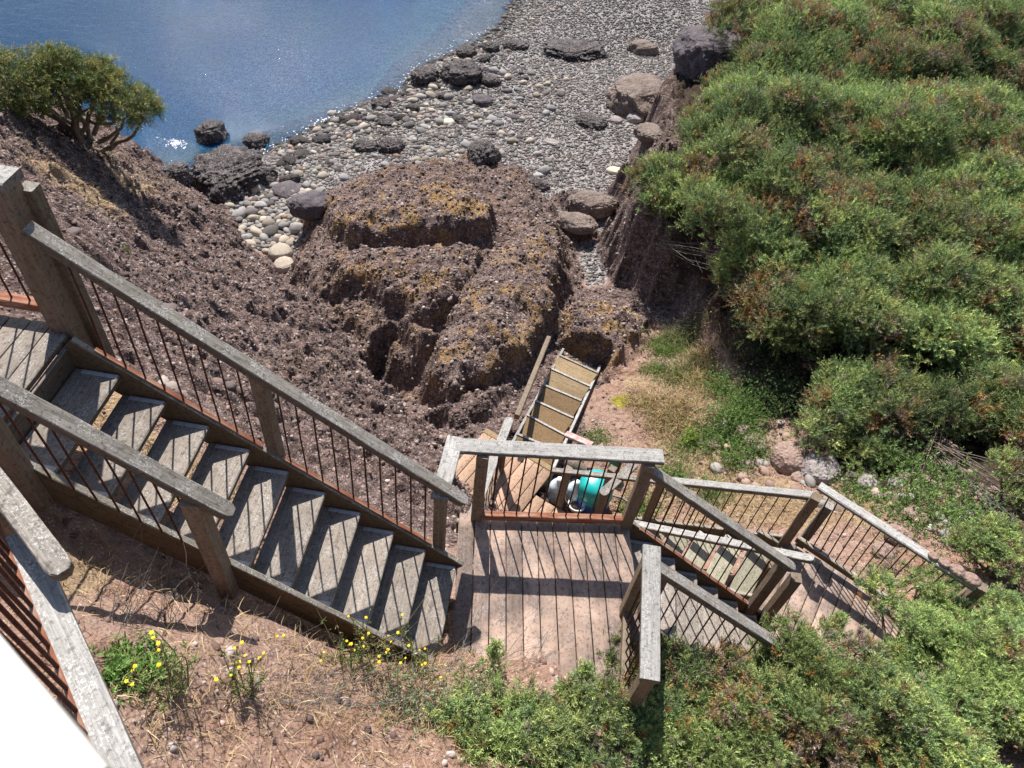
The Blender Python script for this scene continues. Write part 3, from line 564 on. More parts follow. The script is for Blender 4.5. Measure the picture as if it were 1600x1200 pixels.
# --- beach stair
t = thing('wooden_beach_steps', 'narrow tan ladder-like steps ending on the lichen-covered rock', 'steps', (.6, 4.6, -3.2))
Lp = [(796, 700), (808, 678), (824, 648.5), (836.4, 626), (848.7, 601), (860, 575.4), (874.6, 555)]; Rp = [(866, 728), (872, 704), (881.4, 679), (896, 653), (908.4, 626), (921.9, 603.5), (933, 582)]
zz = [-2.86-.13*i for i in range(7)]
for i in range(6):
    a0, a1, b0_, b1_ = at(*Lp[i], zz[i]), at(*Lp[i+1], zz[i]-.02), at(*Rp[i], zz[i]), at(*Rp[i+1], zz[i]-.02)
    m0_ = (a0+a1)/2; m1_ = (b0_+b1_)/2; wd = np.linalg.norm(a1-a0)*.97
    board('tread', m0_, m1_, wd, .035, 'tan' if i > 3 else 'tanb', t); 
    e0, e1 = at(*Lp[i+1], zz[i]), at(*Rp[i+1], zz[i]); board('nosing', e0+v3(0, 0, .01), e1+v3(0, 0, .01), .036, .05, 'white', t, ch=.003)
for S_ in (Lp, Rp):
    p0, p1 = at(S_[0][0], S_[0][1], -2.78), at(S_[-1][0], S_[-1][1], -3.62); dd = (p1-p0)/np.linalg.norm(p1-p0); board('stringer', p0-dd*.1, p1+dd*.28, .042, .14, 'white', t)
tag(board('handrail', at(808, 648, -2.25), at(858, 525, -3.05), .075, .075, 'post', ch=.01), 'lone square timber rail sloping beside the left of the beach steps', 'handrail')
tag(board('plank', at(884, 676, -2.7), at(925, 694, -2.62), .10, .05, 'redpaint'), 'short bleached plank end with faded red paint beside the beach steps', 'plank')
# --- guard of the top deck
t = thing('deck_railing', 'rusty-rodded railing panel with a broad grey bottom board in the lower left corner', 'railing', (-1.1, -2., 3.))
n0, n1, n2 = at(28, 838, 3.), at(128, 1067, 3.), at(185, 1200, 3.)
dd = (n1-n0); dd /= np.linalg.norm(dd); Yp = v3(-dd[1], dd[0], 0); Yp = Yp if Yp[0] > 0 else -Yp
board('bottom_board', n0-dd*.02, n1+dd*.65, .11, .05, 'white', t)
e = n0-Yp*.045; board('rust_strip', e-dd*.1+v3(0, 0, .004), e+dd*1.2+v3(0, 0, .004), .02, .02, 'rustrail', t)
rods(e+v3(0, 0, 0), e+dd*.98, e+v3(0, 0, .92), e+dd*.98+v3(0, 0, .92), 11, t, r=.0075); board('cap_rail', e-dd*.2+v3(0, 0, .95), e+dd*1.2+v3(0, 0, .95), .12, .04, 'white', t)
board('post', e-dd*.12+v3(0, 0, -.5), e-dd*.12+v3(0, 0, .9), .09, .09, 'post', t, up=tuple(dd))
t2 = tag(board('handrail', at(-120, 605, 3.15), at(98, 893, 3.12), .085, .05, 'rail', rnd=True), 'thick grey rail end pointing down over the dirt at the left edge', 'handrail')
tag(board('painted_cap', at(-342, 850, 5.22), at(-2, 1330, 5.22), .10, .045, 'paint', ch=.01), 'bright white blurred board edge nearest the viewer, lower left corner', 'board')
tag(board('grey_board', at(-305, 850, 5.15), at(62, 1330, 5.15), .085, .03, 'rail', ch=.004), 'blurred grey board edge just under the bright white one, lower left corner', 'board')
"""rest of the camera's own deck lies out of frame"""
# ------------------------------------------------------------ stones, boulders
import bmesh
def ico(sub):
    bm = bmesh.new(); bmesh.ops.create_icosphere(bm, subdivisions=sub, radius=1); V = np.array([v.co[:] for v in bm.verts]); Fc = np.array([[v.index for v in f.verts] for f in bm.faces]); bm.free(); return V, Fc
ICO = {k: ico(k) for k in (1, 2, 3, 5, 6)}
def n3(V, s, o, sd): return (fbm(V[:, 0]*s+V[:, 2]*s*.7+sd, V[:, 1]*s-V[:, 2]*s*.6, o, sd % 8)+fbm(V[:, 2]*s+sd*3.1, V[:, 0]*s*.8-V[:, 1]*s*.8, o, (sd+3) % 8))
def boulder(name, P, size, mat, label, cat, rotz=0., rough=.35, lump=.12, seed=1, sub=5, tilt=0., group=None, sink=.3, flat=1.):
    V, Fc = ICO[sub]; V = V.copy(); k = 1+rough*n3(V, 1.6, 3, seed); k = k+lump*1.4*n3(V, 5, 4, seed+1)+lump*1.1*n3(V, 15, 3, seed+2)+(lump > .1)*.10*n3(V, 34, 2, seed+3); c, i = cells(V[:, 0]*5+V[:, 2]*4, V[:, 1]*5-V[:, 2]*3, seed % 5); k = k+lump*.5*np.clip(.8-c, 0, 1)
    V = V*k[:, None]; V[:, 2] = np.where(V[:, 2] > .55*flat, .55*flat+(V[:, 2]-.55*flat)*.5, V[:, 2]); V = V*np.array(size)
    o = mesh_np(name, V, Fc, mat, smoothf=True); o.location = (P[0], P[1], P[2]+size[2]*(1-sink*2)*.5); o.rotation_euler = (tilt, tilt*.5, rotz); return tag(o, label, cat, group)
def bp(x, y): P = hit(x, y); return P
BL = [  # px, py(base centre), width px, squash, height ratio, mat, label
    (366, 286, 110, .8, .62, 'darkrock', 'largest black weed-covered boulder at the water, above the patch of rounded cobbles'),
    (331, 212, 42, .9, .8, 'darkrock', 'small round black boulder standing in the shallow water'),
    (276, 275, 44, .8, .7, 'darkrock', 'low black boulder at the foot of the brown slope by the water'),
    (400, 222, 34, .8, .6, 'darkrock', 'small dark stone just above the largest black boulder at the waterline'),
    (663, 126, 38, .9, .8, 'darkrock', 'round weedy boulder at the waterline, left of the bigger one beside it'),
    (722, 122, 60, .8, .7, 'darkrock', 'biggest weedy boulder of the cluster at the upper waterline'),
    (766, 130, 26, .8, .7, 'darkrock', 'small dark boulder right of the upper waterline cluster'),
    (729, 86, 26, .9, .8, 'darkrock', 'small dark boulder in the glitter at the upper shoreline'),
    (767, 77, 24, .9, .7, 'darkrock', 'small dark boulder at the top edge of the photo by the shoreline'),
    (806, 74, 38, .7, .4, 'darkrock', 'flat dark rock patch at the top edge of the beach'),
    (596, 166, 30, .8, .6, 'darkrock', 'dark weedy stone on the pebbles near the middle of the shoreline'),
    (752, 160, 34, .7, .5, 'purple', 'flat purple-dark stone below the weedy boulder cluster'),
    (716, 190, 24, .7, .5, 'darkrock', 'dark stone beside a pale cream stone on the pebble beach'),
    (612, 233, 38, .8, .7, 'darkrock', 'dark domed stone on the pebbles, right one of a pair'),
    (572, 232, 38, .6, .5, 'darkrock', 'flat dark stone on the pebbles, left one of a pair'),
    (605, 192, 30, .6, .4, 'darkrock', 'thin dark weed-covered stone in mid beach'),
    (489, 325, 66, .6, .6, 'purple', 'purple mussel-crusted boulder at the upper left of the big outcrop'),
    (447, 300, 40, .8, .4, 'purple', 'low purple-dark rock right of the rounded cobbles'),
    (755, 250, 46, .9, .9, 'darkrock', 'dark knob of rock at the top tip of the big outcrop'),
    (1000, 165, 108, .7, .6, 'brownrock', 'large rounded brown boulder on the beach next to the gorse'),
    (1004, 82, 46, .6, .6, 'brownrock', 'wedge-shaped brown boulder at the top edge of the photo'),
    (1112, 96, 110, .8, .7, 'purple', 'huge dark boulder partly hidden by gorse at the top edge'),
    (900, 82, 90, .6, .25, 'darkrock', 'flat dark weedy reef patch along the top of the beach'),
    (924, 194, 46, .7, .4, 'darkrock', 'dark weedy stone on the gravel left of the large brown boulder'),
    (1014, 212, 50, .7, .5, 'brownrock', 'dark stone with yellow lichen below the large brown boulder'),
    (992, 188, 26, .8, .7, 'boulder', 'grey stone tucked in the shade under the large brown boulder'),
    (962, 190, 20, .8, .6, 'boulder', 'smaller grey stone tucked under the left tip of the large brown boulder'),
    (838, 291, 36, .6, .5, 'darkrock', 'dark lump of rock at the right shoulder of the big outcrop'),
    (925, 322, 80, .5, .45, 'brownrock', 'long grey rock slab with a shadow line, right of the big outcrop'),
    (900, 352, 66, .5, .4, 'brownrock', 'smaller grey rock slab just below the long slab'),
    (1232, 722, 56, .9, .85, 'pinkrock', 'round brown boulder lit in the gully under the gorse'),
    (1278, 737, 58, .9, .8, 'boulder', 'pale grey angular boulder right of the round brown one in the gully'),
    (1178, 695, 34, .9, .6, 'pinkrock', 'brown stone half hidden by green weeds left of the gully boulders'),
    (1245, 748, 20, .8, .6, 'pinkrock', 'small brown stone between and below the two gully boulders'),
    (1355, 760, 34, .8, .8, 'boulder', 'grey stone in the shade behind the right landing rail'),
    (1400, 757, 26, .8, .7, 'boulder', 'shaded stone right of the grey one behind the right landing rail'),
    (1402, 838, 44, .7, .4, 'pinkrock', 'flat pinkish stone on the dirt seen through the right landing rods'),
    (1380, 862, 40, .6, .35, 'pinkrock', 'second flat pinkish stone lower down behind the right landing rods'),
    (1432, 808, 50, .5, .4, 'pinkrock', 'pale broken rock just above the right landing rail'),
    (1470, 830, 30, .7, .5, 'pinkrock', 'pale stone above the right landing rail near its stones'),
    (270, 930, 34, .9, .9, 'brownrock', 'rounded brown rock in the dirt below the long flight'),
    (384, 975, 22, .6, .5, 'pinkrock', 'small stone casting a shadow in the dirt under the long flight'),
    (735, 740, 30, .9, .7, 'cream', 'pale mossy stone seen between the middle landing rails'),
    (700, 718, 14, .8, .7, 'cream', 'small cream stone left of the middle landing corner'),
    (962, 270, 30, .5, .45, 'cream', 'bright cream flat stone below the gorse edge'),
    (701, 193, 20, .8, .6, 'cream', 'cream stone on the pebble beach beside a dark one'),
    (862, 223, 28, .5, .25, 'boulder', 'thin pale grey slab lying on the fine gravel'),
    (440, 398, 36, .8, .7, 'cobt_', 'largest tan cobble at the bottom of the rounded cobble patch'),
    (445, 418, 32, .8, .7, 'cobt_', 'pale cobble below the largest tan one in the cobble patch'),
]
M['foam_glints'] = plain('foam_and_glint_white', (.75, .74, .78), (.9, .88, .92), 20, .4, 0, .5)
M['cobt_'] = rockmat('tan_cobble_stone', (.26, .21, .16), (.38, .32, .26), (.5, .44, .37), sp=.05, sc=2)
for i, (x, y, wpx, sq, hr_, mt, lb) in enumerate(BL):
    P = bp(x, y); P = at(x, y, ZW) if P[2] < ZW-.05 else P; s = wpx/FPX*np.dot(P-CAM, F)/2
    boulder('rock' if mt != 'cream' else 'stone', P, (s, s*sq*1.25, s*hr_*1.1), mt, lb, 'rock', rotz=random.uniform(-.4, .4), seed=i+2, rough=.45 if mt in ('darkrock', 'brownrock', 'purple') else .22, lump=.2 if mt == 'darkrock' else (.07 if mt in ('brownrock', 'purple') else .02), sub=(6 if wpx > 75 else 5) if wpx > 22 else 3, sink=.24 if hr_ > .3 else .32)
# small weedy rocks along the waterline: copies of one rock
sm = None
for i in range(34):
    f = random.random(); x = 430+f*330; y = 232-f*160+random.uniform(2, 48)+random.choice((0, 0, 20)); P = hit(x, y); s_ = random.uniform(.09, .24)
    if sm is None: sm = boulder('weedy_rock', P, (1, .8, .6), 'darkrock', 'small dark weedy rock, one of many alike on the beach near the waterline', 'rock', seed=77, rough=.5, lump=.2, sub=5, group='small weedy rocks near the waterline'); o = sm
    else: o = sm.copy(); COL.objects.link(o)
    o.location = (P[0], P[1], P[2]+s_*.12); o.scale = (s_, s_*random.uniform(.7, 1.1), s_*random.uniform(.6, 1.1)); o.rotation_euler = (random.uniform(-.3, .3), random.uniform(-.3, .3), random.uniform(0, 6.3))
# four stones on the guard rail
ra, rb = at(1281, 757, HL), at(1527, 916, HL)
for i, (f, s, l) in enumerate(((.73, .045, 'smallest stone sitting on the right landing rail, first of the row from the left'), (.80, .05, 'second stone from the left in the row on the right landing rail'), (.875, .068, 'long dark stone in the row on the right landing rail'), (.955, .075, 'biggest rounded stone at the end of the right landing rail'))):
    q = ra+(rb-ra)*f; boulder('stone', (q[0], q[1], HL+s*.25), (s*1.15, s*.95, s*.75), 'pinkrock', l, 'stone', rotz=-.45, rough=.25, lump=.03, seed=60+i, sub=3, sink=.25)
# pebbles of the beach
def pebbles(n, sub, box, smin, smax, pw, cond, z=0.25, pal=None):
    V0, F0 = ICO[sub]; out = []
    x0, x1, y0, y1 = box; X = RNG.uniform(x0, x1, n*3); Y = RNG.uniform(y0, y1, n*3); ok = cond(X, Y); X = X[ok][:n]; Y = Y[ok][:n]; n = len(X)
    S = smin+(smax-smin)*RNG.random(n)**pw; Z = hgt(X, Y)
    return X, Y, Z, S
def peb_mesh(name, X, Y, Z, S, sub, pal, parent=None):
    V0, F0 = ICO[sub]; n = len(X); th = RNG.uniform(0, 2*np.pi, n); ax = np.stack([S*RNG.uniform(.85, 1.35, n), S*RNG.uniform(.65, 1., n), S*RNG.uniform(.4, .7, n)], 1)
    V = V0[None]*ax[:, None]*(1+RNG.normal(0, .07, (n, len(V0), 1))); c, s = np.cos(th)[:, None], np.sin(th)[:, None]
    W = np.stack([V[..., 0]*c-V[..., 1]*s+X[:, None], V[..., 0]*s+V[..., 1]*c+Y[:, None], V[..., 2]+(Z+S*.18)[:, None]], -1)
    Fc = F0[None]+(np.arange(n)*len(V0))[:, None, None]; col = np.array(pal)[RNG.integers(0, len(pal), n)]*RNG.uniform(.6, 1.25, (n, 1))*np.where(Z < ZW+.05+.05*vnoise(X*3, Y*3, 2), .5, 1.)[:, None]
    return mesh_np(name, W.reshape(-1, 3), Fc.reshape(-1, 3), 'pebble', col=np.repeat(col, len(V0), 0), smoothf=True)
PAL = [(.15, .138, .135), (.21, .195, .19), (.11, .10, .097), (.24, .215, .20), (.19, .16, .135), (.07, .063, .063), (.28, .27, .255), (.15, .12, .105), (.09, .08, .078)]
GG = GA['gravel']
def isb(x, y): return (hgt(x, y, GG) > .55) & (hgt(x, y) > ZW-.6) & (x > -11) & (y < 36)
X, Y, Z, S = pebbles(86000, 1, (-9, 7, 6, 34), .016, .055, 2.2, isb)
o = peb_mesh('pebbles', X, Y, Z, S, 1, PAL); o['kind'] = 'stuff'; o['label'] = 'grey pebbles and gravel of the beach'
def mid(x, y): return isb(x, y) & (fbm(x*.5, y*.5, 3, 6)+.9*(x < -1.5)*.15+.12*RNG.random(x.shape) > .02)
X, Y, Z, S = pebbles(6500, 2, (-8, 3.5, 7, 30), .035, .10, 2.6, mid); S = S*np.clip(.95-.16*(X+2.2), .3, 1)
o = peb_mesh('stones', X, Y, Z, S, 2, PAL+[(.36, .32, .26), (.3, .2, .16)]); o['kind'] = 'stuff'; o['label'] = 'scattered fist-sized stones of the beach'
# cobble patch: individual cobbles
cp = px([(345, 300), (400, 285), (470, 295), (500, 320), (480, 350), (465, 400), (458, 440), (425, 425), (385, 385), (372, 345)], -4.65)
protos = []
for k, (mt, lb) in enumerate((('cobg', 'rounded grey cobble among many alike on the beach'), ('cobt', 'rounded tan cobble among many alike on the beach'), ('cobd', 'rounded dark cobble among many alike on the beach'), ('cobg', 'rounded grey cobble among many alike on the beach'), ('cobt', 'rounded tan cobble among many alike on the beach'))):
    V, Fc = ICO[3]; V = V*(1+.22*n3(V, 1.3, 2, k*3+1))[:, None]*np.array([1.15, .9, .62]); o = mesh_np('cobble', V, Fc, mt, smoothf=True); tag(o, lb, 'cobble', 'rounded cobbles of the beach'); protos.append(o)
pts = []; tries = 0
def isb2(x, y): return (hgt(x, y, GG) > .35) & (hgt(x, y) > ZW-.12)
while len(pts) < 285 and tries < 60000:
    tries += 1; inp = len(pts) < 175 and tries < 12000
    if inp: x = random.uniform(cp[:, 0].min(), cp[:, 0].max()); y = random.uniform(cp[:, 1].min(), cp[:, 1].max())
    else: x = random.uniform(-6.5, 0); y = random.uniform(8.5, 19)
    if inp:
        if sdist(cp, np.array([x]), np.array([y]))[0] < -.1: continue
        s = random.choice((.06, .08, .09, .11, .13, .16))*random.uniform(.85, 1.15)
    else:
        s = random.uniform(.07, .15)
    if not isb2(np.array([x]), np.array([y]))[0]: continue
    if any((x-p[0])**2+(y-p[1])**2 < (.8*(s+p[2]))**2 for p in pts): continue
    pts.append((x, y, s))
for i, (x, y, s) in enumerate(pts):
    p = protos[i % 5]; o = p if i < 5 else p.copy()
    if i >= 5: COL.objects.link(o)
    o.location = (x, y, float(hgt(x, y))+s*.25); o.scale = (s, s*random.uniform(.8, 1.1), s*random.uniform(.8, 1.2)); o.rotation_euler = (random.uniform(-.25, .25), random.uniform(-.25, .25), random.uniform(0, 6.28))
# sun glints modelled as white flecks, with some froth, where the ripples break
n = 26000; X = RNG.uniform(-10, 3, n); Y = RNG.uniform(10, 22, n); hh = hgt(X, Y); pr_ = np.exp(-np.abs(hh-(ZW-.02))/.045)*(.35+.65*(vnoise(X*2.5, Y*2.5, 3) > .45)); k = (RNG.random(n) < pr_) & (hh > ZW-.25); X, Y, hh = X[k], Y[k], hh[k]; q = at(275, 224, ZW); X = np.r_[X, q[0]+RNG.normal(0, .13, 110)]; Y = np.r_[Y, q[1]+RNG.normal(0, .09, 110)]; hh = np.r_[hh, np.full(110, ZW-.1)]; n = len(X); r = RNG.uniform(.006, .02, n); a = np.arange(6)*np.pi/3
V = np.stack([X[:, None]+r[:, None]*np.cos(a)*RNG.uniform(.6, 1.6, (n, 1)), Y[:, None]+r[:, None]*np.sin(a), np.repeat(np.maximum(hh, ZW)[:, None]+.006, 6, 1)], -1).reshape(-1, 3)
o = mesh_np('foam_glints', V, (np.arange(n)*6)[:, None]+np.arange(6)[None], 'foam_glints'); o['kind'] = 'stuff'; o['label'] = 'white flecks standing in for sun glints and froth along the waterline'
# clods and stones on the slopes
def soilc(x, y): return (GGd(x, y) < .2) & (y < 11) & (hgt(x, y) < 1.6)
def GGd(x, y): return hgt(x, y, GG)
def slopec(x, y): return (GGd(x, y) < .2) & (x < 6) & (hgt(x, y) > -4.6)
SP = [(.26, .16, .13), (.32, .23, .20), (.20, .125, .105), (.36, .30, .27), (.15, .10, .09), (.12, .09, .085)]
X, Y, Z, S = pebbles(26000, 1, (-10, 5, -2.6, 10), .006, .035, 4.5, slopec)
o = peb_mesh('soil_crumbs', X, Y, Z, S, 1, SP); o['kind'] = 'stuff'; o['label'] = 'crumbs of red soil and small stones on the slope'
X, Y, Z, S = pebbles(70, 3, (-8, 0, .8, 9), .04, .11, 3.5, slopec)
o = peb_mesh('clods', X, Y, Z-.02, S, 3, SP[3:]); o['kind'] = 'stuff'; o['label'] = 'weathered stones stuck in the brown slope'
# clasts of the conglomerate rock, partly sunk in it
GR_ = GA['rock']
def clc(x, y): return (hgt(x, y, GR_) > .55) & (GGd(x, y) < .3) & (hgt(x, y) > -5.1) & (x < 2.6) & (hgt(x, y) < -.6)
X, Y, Z, S = pebbles(26000, 1, (-9, 2.6, 2.0, 12.8), .009, .045, 3., clc)
o = peb_mesh('rock_clasts', X, Y, Z-S*.12, S, 1, [(.10, .072, .066), (.07, .050, .046), (.15, .115, .105), (.045, .034, .032), (.27, .22, .20), (.12, .08, .065), (.085, .065, .062)]); o['kind'] = 'stuff'; o['label'] = 'pebbles bound in the brown conglomerate rock'
# rubble in the gully behind the return flight
def gul(x, y): return (x > 3.0) & (x < 6.4) & (y > 2.2) & (y < 4.6) & (y > 5.2-x*.55)
X, Y, Z, S = pebbles(330, 2, (2.9, 6.4, 2.0, 4.8), .02, .11, 2.6, gul)
o = peb_mesh('gully_rubble', X, Y, Z, S, 2, [(.30, .20, .16), (.36, .27, .22), (.24, .18, .15), (.33, .30, .28)]); o['kind'] = 'stuff'; o['label'] = 'loose pinkish rubble in the gully under the gorse'
# ------------------------------------------------------------ things by the bottom landing
def lathe(prof, k=24):
    P = np.array(prof, float); a = np.arange(k)*2*np.pi/k; V = np.stack([P[:, None, 0]*np.cos(a), P[:, None, 0]*np.sin(a), np.repeat(P[:, None, 1], k, 1)], -1).reshape(-1, 3); Fc = []
    for i in range(len(P)-1):
        for j in range(k): Fc.append((i*k+j, i*k+(j+1) % k, (i+1)*k+(j+1) % k, (i+1)*k+j))
    return V, np.array(Fc)
def gz(x, y, z): P = at(x, y, z); return P
q = at(925, 782, -3.0); t = thing('plastic_drum', 'round teal plastic drum with a dark blue base, standing behind the side rail', 'drum', q)
V, Fc = lathe([(.001, -.1), (.22, -.1), (.235, -.05), (.235, .16), (.232, .17)]); mesh_np('base', V, Fc, 'blue', smoothf=True, parent=t)
V, Fc = lathe([(.232, .17), (.236, .18), (.236, .36), (.225, .42), (.19, .47), (.12, .50), (.001, .51)]); mesh_np('body', V, Fc, 'teal', smoothf=True, parent=t)
V, Fc = lathe([(.237, .20), (.243, .205), (.243, .225), (.237, .23)]); mesh_np('hoop', V, Fc, 'teal', smoothf=True, parent=t)
for i, (x, y, z, s, lb) in enumerate(((869, 772, -2.95, 1., 'left cloudy plastic water jug behind the side rail post'), (896, 775, -2.98, .95, 'right cloudy plastic water jug between the post and the teal drum'))):
    q = at(x, y, z); t = thing('water_jug', lb, 'jug', q)
    V, Fc = lathe([(.001, -.1), (.10, -.1), (.115, -.08), (.115, .13), (.112, .15), (.117, .17), (.115, .2), (.09, .26), (.04, .30), (.035, .34)], 16); mesh_np('body', V*[s, s, s], Fc, 'jug', smoothf=True, parent=t)
    V, Fc = lathe([(.04, .33), (.04, .365), (.001, .37)], 12); mesh_np('cap', V*[s, s, s], Fc, 'whitep', smoothf=True, parent=t)
q = at(901, 790, -2.95); V, Fc = lathe([(.001, -.06), (.09, -.06), (.12, .02), (.125, .05), (.11, .055), (.08, -.02), (.001, -.04)], 18)
o = mesh_np('bowl', V, Fc, 'whitep', smoothf=True); o.location = tuple(q); tag(o, 'white plastic bowl on the ground in front of the teal drum', 'bowl')
q = at(958, 735, -3.0); V, Fc = lathe([(.001, 0), (.08, 0), (.09, .03), (.09, .26), (.05, .34), (.03, .38), (.001, .385)], 14); o = mesh_np('bottle', V, Fc, 'greenp', smoothf=True); o.location = tuple(q); tag(o, 'green plastic bottle right of the teal drum', 'bottle')
P0 = at(884, 722, -2.85); P1 = at(915, 735, -2.85); V, Fc = tube_np([P0, (P0+P1)/2+v3(0, 0, .02), P1], np.array([.07, .09, .06]), 8); tag(mesh_np('driftwood', V, Fc, 'stem', smoothf=True), 'dark driftwood log behind the side rail, left of the teal drum', 'driftwood')
q = at(950, 772, -2.9); P1 = at(990, 790, -2.9); V, Fc = tube_np([q, (q+P1)/2+v3(0, 0, .05), P1], np.array([.012, .02, .012]), 6); tag(mesh_np('driftwood', V, Fc, 'rail', smoothf=True), 'thin pale driftwood stick right of the teal drum', 'driftwood')
# ------------------------------------------------------------ vegetation
def unit(v): return v/(np.linalg.norm(v, axis=-1, keepdims=True)+1e-9)
def needles(P, Dr, L, k, nl, nw, col, spread=.8, tipcol=None):
    """n shoots, each with k narrow needle faces set round it"""
    n = len(P); Dr = unit(Dr); t = (np.arange(k)+.6)/k; ref = unit(RNG.normal(size=(n, 3))); S = unit(np.cross(Dr, ref)); T = np.cross(Dr, S)
    a = np.arange(k)*2.4+RNG.uniform(0, 6, (n, 1)); rad = np.cos(a)[..., None]*S[:, None]+np.sin(a)[..., None]*T[:, None]
    base = P[:, None]+Dr[:, None]*(t[None, :, None]*L[:, None, None]); ln = nl*(1.15-.45*t)[None, :, None]*RNG.uniform(.75, 1.25, (n, k, 1))
    d = unit(Dr[:, None]*(.55+.5*t[None, :, None])+rad*spread); d[..., 2] += .1; tip = base+d*ln; sd = unit(np.cross(d, rad+RNG.normal(0, .4, (n, k, 3))))*nw
    V = np.stack([base-sd*.6, base+sd*.6, tip+sd*.25, tip-sd*.25], 2).reshape(-1, 3); Fc = np.arange(n*k*4).reshape(-1, 4)
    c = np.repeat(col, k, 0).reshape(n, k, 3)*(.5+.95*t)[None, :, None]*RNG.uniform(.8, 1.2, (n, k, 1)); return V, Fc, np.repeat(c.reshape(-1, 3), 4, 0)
def spray(P, Dr, L, sub, k, nl, nw, col):
    """a plume: a leading shoot and side shoots"""
    n = len(P); Dr = unit(Dr); out = [(P, Dr, L, col)]
    for j in range(sub):
        f = RNG.uniform(.15, .75, n); r = unit(np.cross(Dr, RNG.normal(size=(n, 3)))); d = unit(Dr*.8+r*.75+np.array([0, 0, .12])); out.append((P+Dr*(L*f)[:, None], d, L*RNG.uniform(.35, .6, n), col*RNG.uniform(.85, 1.15, (n, 1))))
    A = [np.concatenate(z) for z in zip(*out)]; return needles(A[0], A[1], A[2], k, nl, nw, A[3])
GREENS = 1.95*np.array([1., 1.0, .93])*np.array([(.115, .150, .052), (.145, .180, .070), (.090, .130, .052), (.078, .110, .052), (.170, .195, .072), (.132, .160, .060), (.064, .092, .040)])
BROWNS = 1.3*np.array([(.28, .145, .05), (.26, .17, .08), (.18, .12, .09), (.25, .20, .16)])
def limb(ac, a, b, r0, r1, k=5, wob=.05):
    a = np.array(a, float); b = np.array(b, float); t = np.linspace(0, 1, 7)[:, None]; P = a+(b-a)*t+np.sin(t*3.1)*RNG.normal(0, wob, 3)+RNG.normal(0, wob*.2, (7, 3)); V, Fc = tube_np(P, np.linspace(r0, r1, 7), k); ac.add(V, Fc)
def gorse(name, C_, rad, label, cat='gorse bush', dens=1., flat=.75, nlump=9, Lsh=.17, bright=1., brown=.10, sub=4, k=9, nl=.042, nw=.0075, group=None, lumps=None, up=.55, dead=.05, stems=True):
    C_ = np.array(C_, float); t = thing(name, label, cat, C_, group); A = []
    lumps = lumps or [(RNG.normal(0, .5, 3)*rad*np.array([1, 1, .5*flat])+np.array([0, 0, RNG.uniform(0, .1)*rad]), rad*RNG.uniform(.24, .46)) for _ in range(nlump)]
    for (o, r) in lumps:
        n = int(210*dens*r*r/.18*1.0); d = unit(RNG.normal(size=(n, 3))); d[:, 2] = np.where(d[:, 2] < -.45, -d[:, 2], d[:, 2]); rr = r*(1-.28*RNG.random(n)**1.5)
        kk = 1+.35*fbm(d[:, 0]*2.3+o[0]*3, d[:, 1]*2.3+d[:, 2]*2+o[1]*3, 3, 2)*2; P = C_+o+d*(rr*kk)[:, None]*np.array([1, 1, flat])
        Dr = unit(d*.75+np.array([0, 0, up])+RNG.normal(0, .35, (n, 3))); Ls = Lsh*RNG.uniform(.55, 1.25, n)
        tone = fbm(P[:, 0]*2.2, P[:, 1]*2.2+P[:, 2]*2, 3, 4)
        gi = np.clip(((tone+.3)/.6*len(GREENS)).astype(int)+RNG.integers(-1, 2, n), 0, len(GREENS)-1); col = GREENS[gi]*bright*RNG.uniform(.6, 1.35, (n, 1))*(1+1.2*fbm(P[:, 0:1]*.7+3, P[:, 1:2]*.7, 2, 1))
        bt = fbm(P[:, 0]*1.9+5, P[:, 1]*1.9+P[:, 2]*1.5, 3, 6); bm_ = (RNG.random(n) < np.where(bt > .09, brown*4.5, brown*.35)); col[bm_] = BROWNS[RNG.integers(0, 4, bm_.sum())]*RNG.uniform(.7, 1.2, (bm_.sum(), 1))
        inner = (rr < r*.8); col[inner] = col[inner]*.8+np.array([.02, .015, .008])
        A.append((P, Dr, Ls, col))
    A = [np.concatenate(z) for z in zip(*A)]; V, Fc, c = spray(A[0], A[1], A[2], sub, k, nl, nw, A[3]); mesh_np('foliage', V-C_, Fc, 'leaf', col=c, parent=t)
    if stems:
        ac = Acc(); gz_ = float(hgt(C_[0], C_[1]))-.05
        for (o, r) in lumps:
            e = C_+o; limb(ac, (C_[0]+o[0]*.2, C_[1]+o[1]*.2, min(gz_, e[2]-.1)), e, .022, .008)
            for _ in range(5): limb(ac, e-v3(0, 0, r*.2), e+unit(RNG.normal(size=3))*r*.95*np.array([1, 1, flat]), .007, .003, 4)
        ac.build('stem', 'stem', t, True)
    return t
def twigs(name, spec, label, cat, mat='stem', group=None, r=.004):
    ac = Acc(); 
    for (a, b, n, sp) in spec:
        for _ in range(n): limb(ac, np.array(a)+RNG.normal(0, sp*.3, 3), np.array(b)+RNG.normal(0, sp, 3), r, r*.4, 4, .04)
    o = ac.build(name, mat, None, True); return tag(o, label, cat, group)
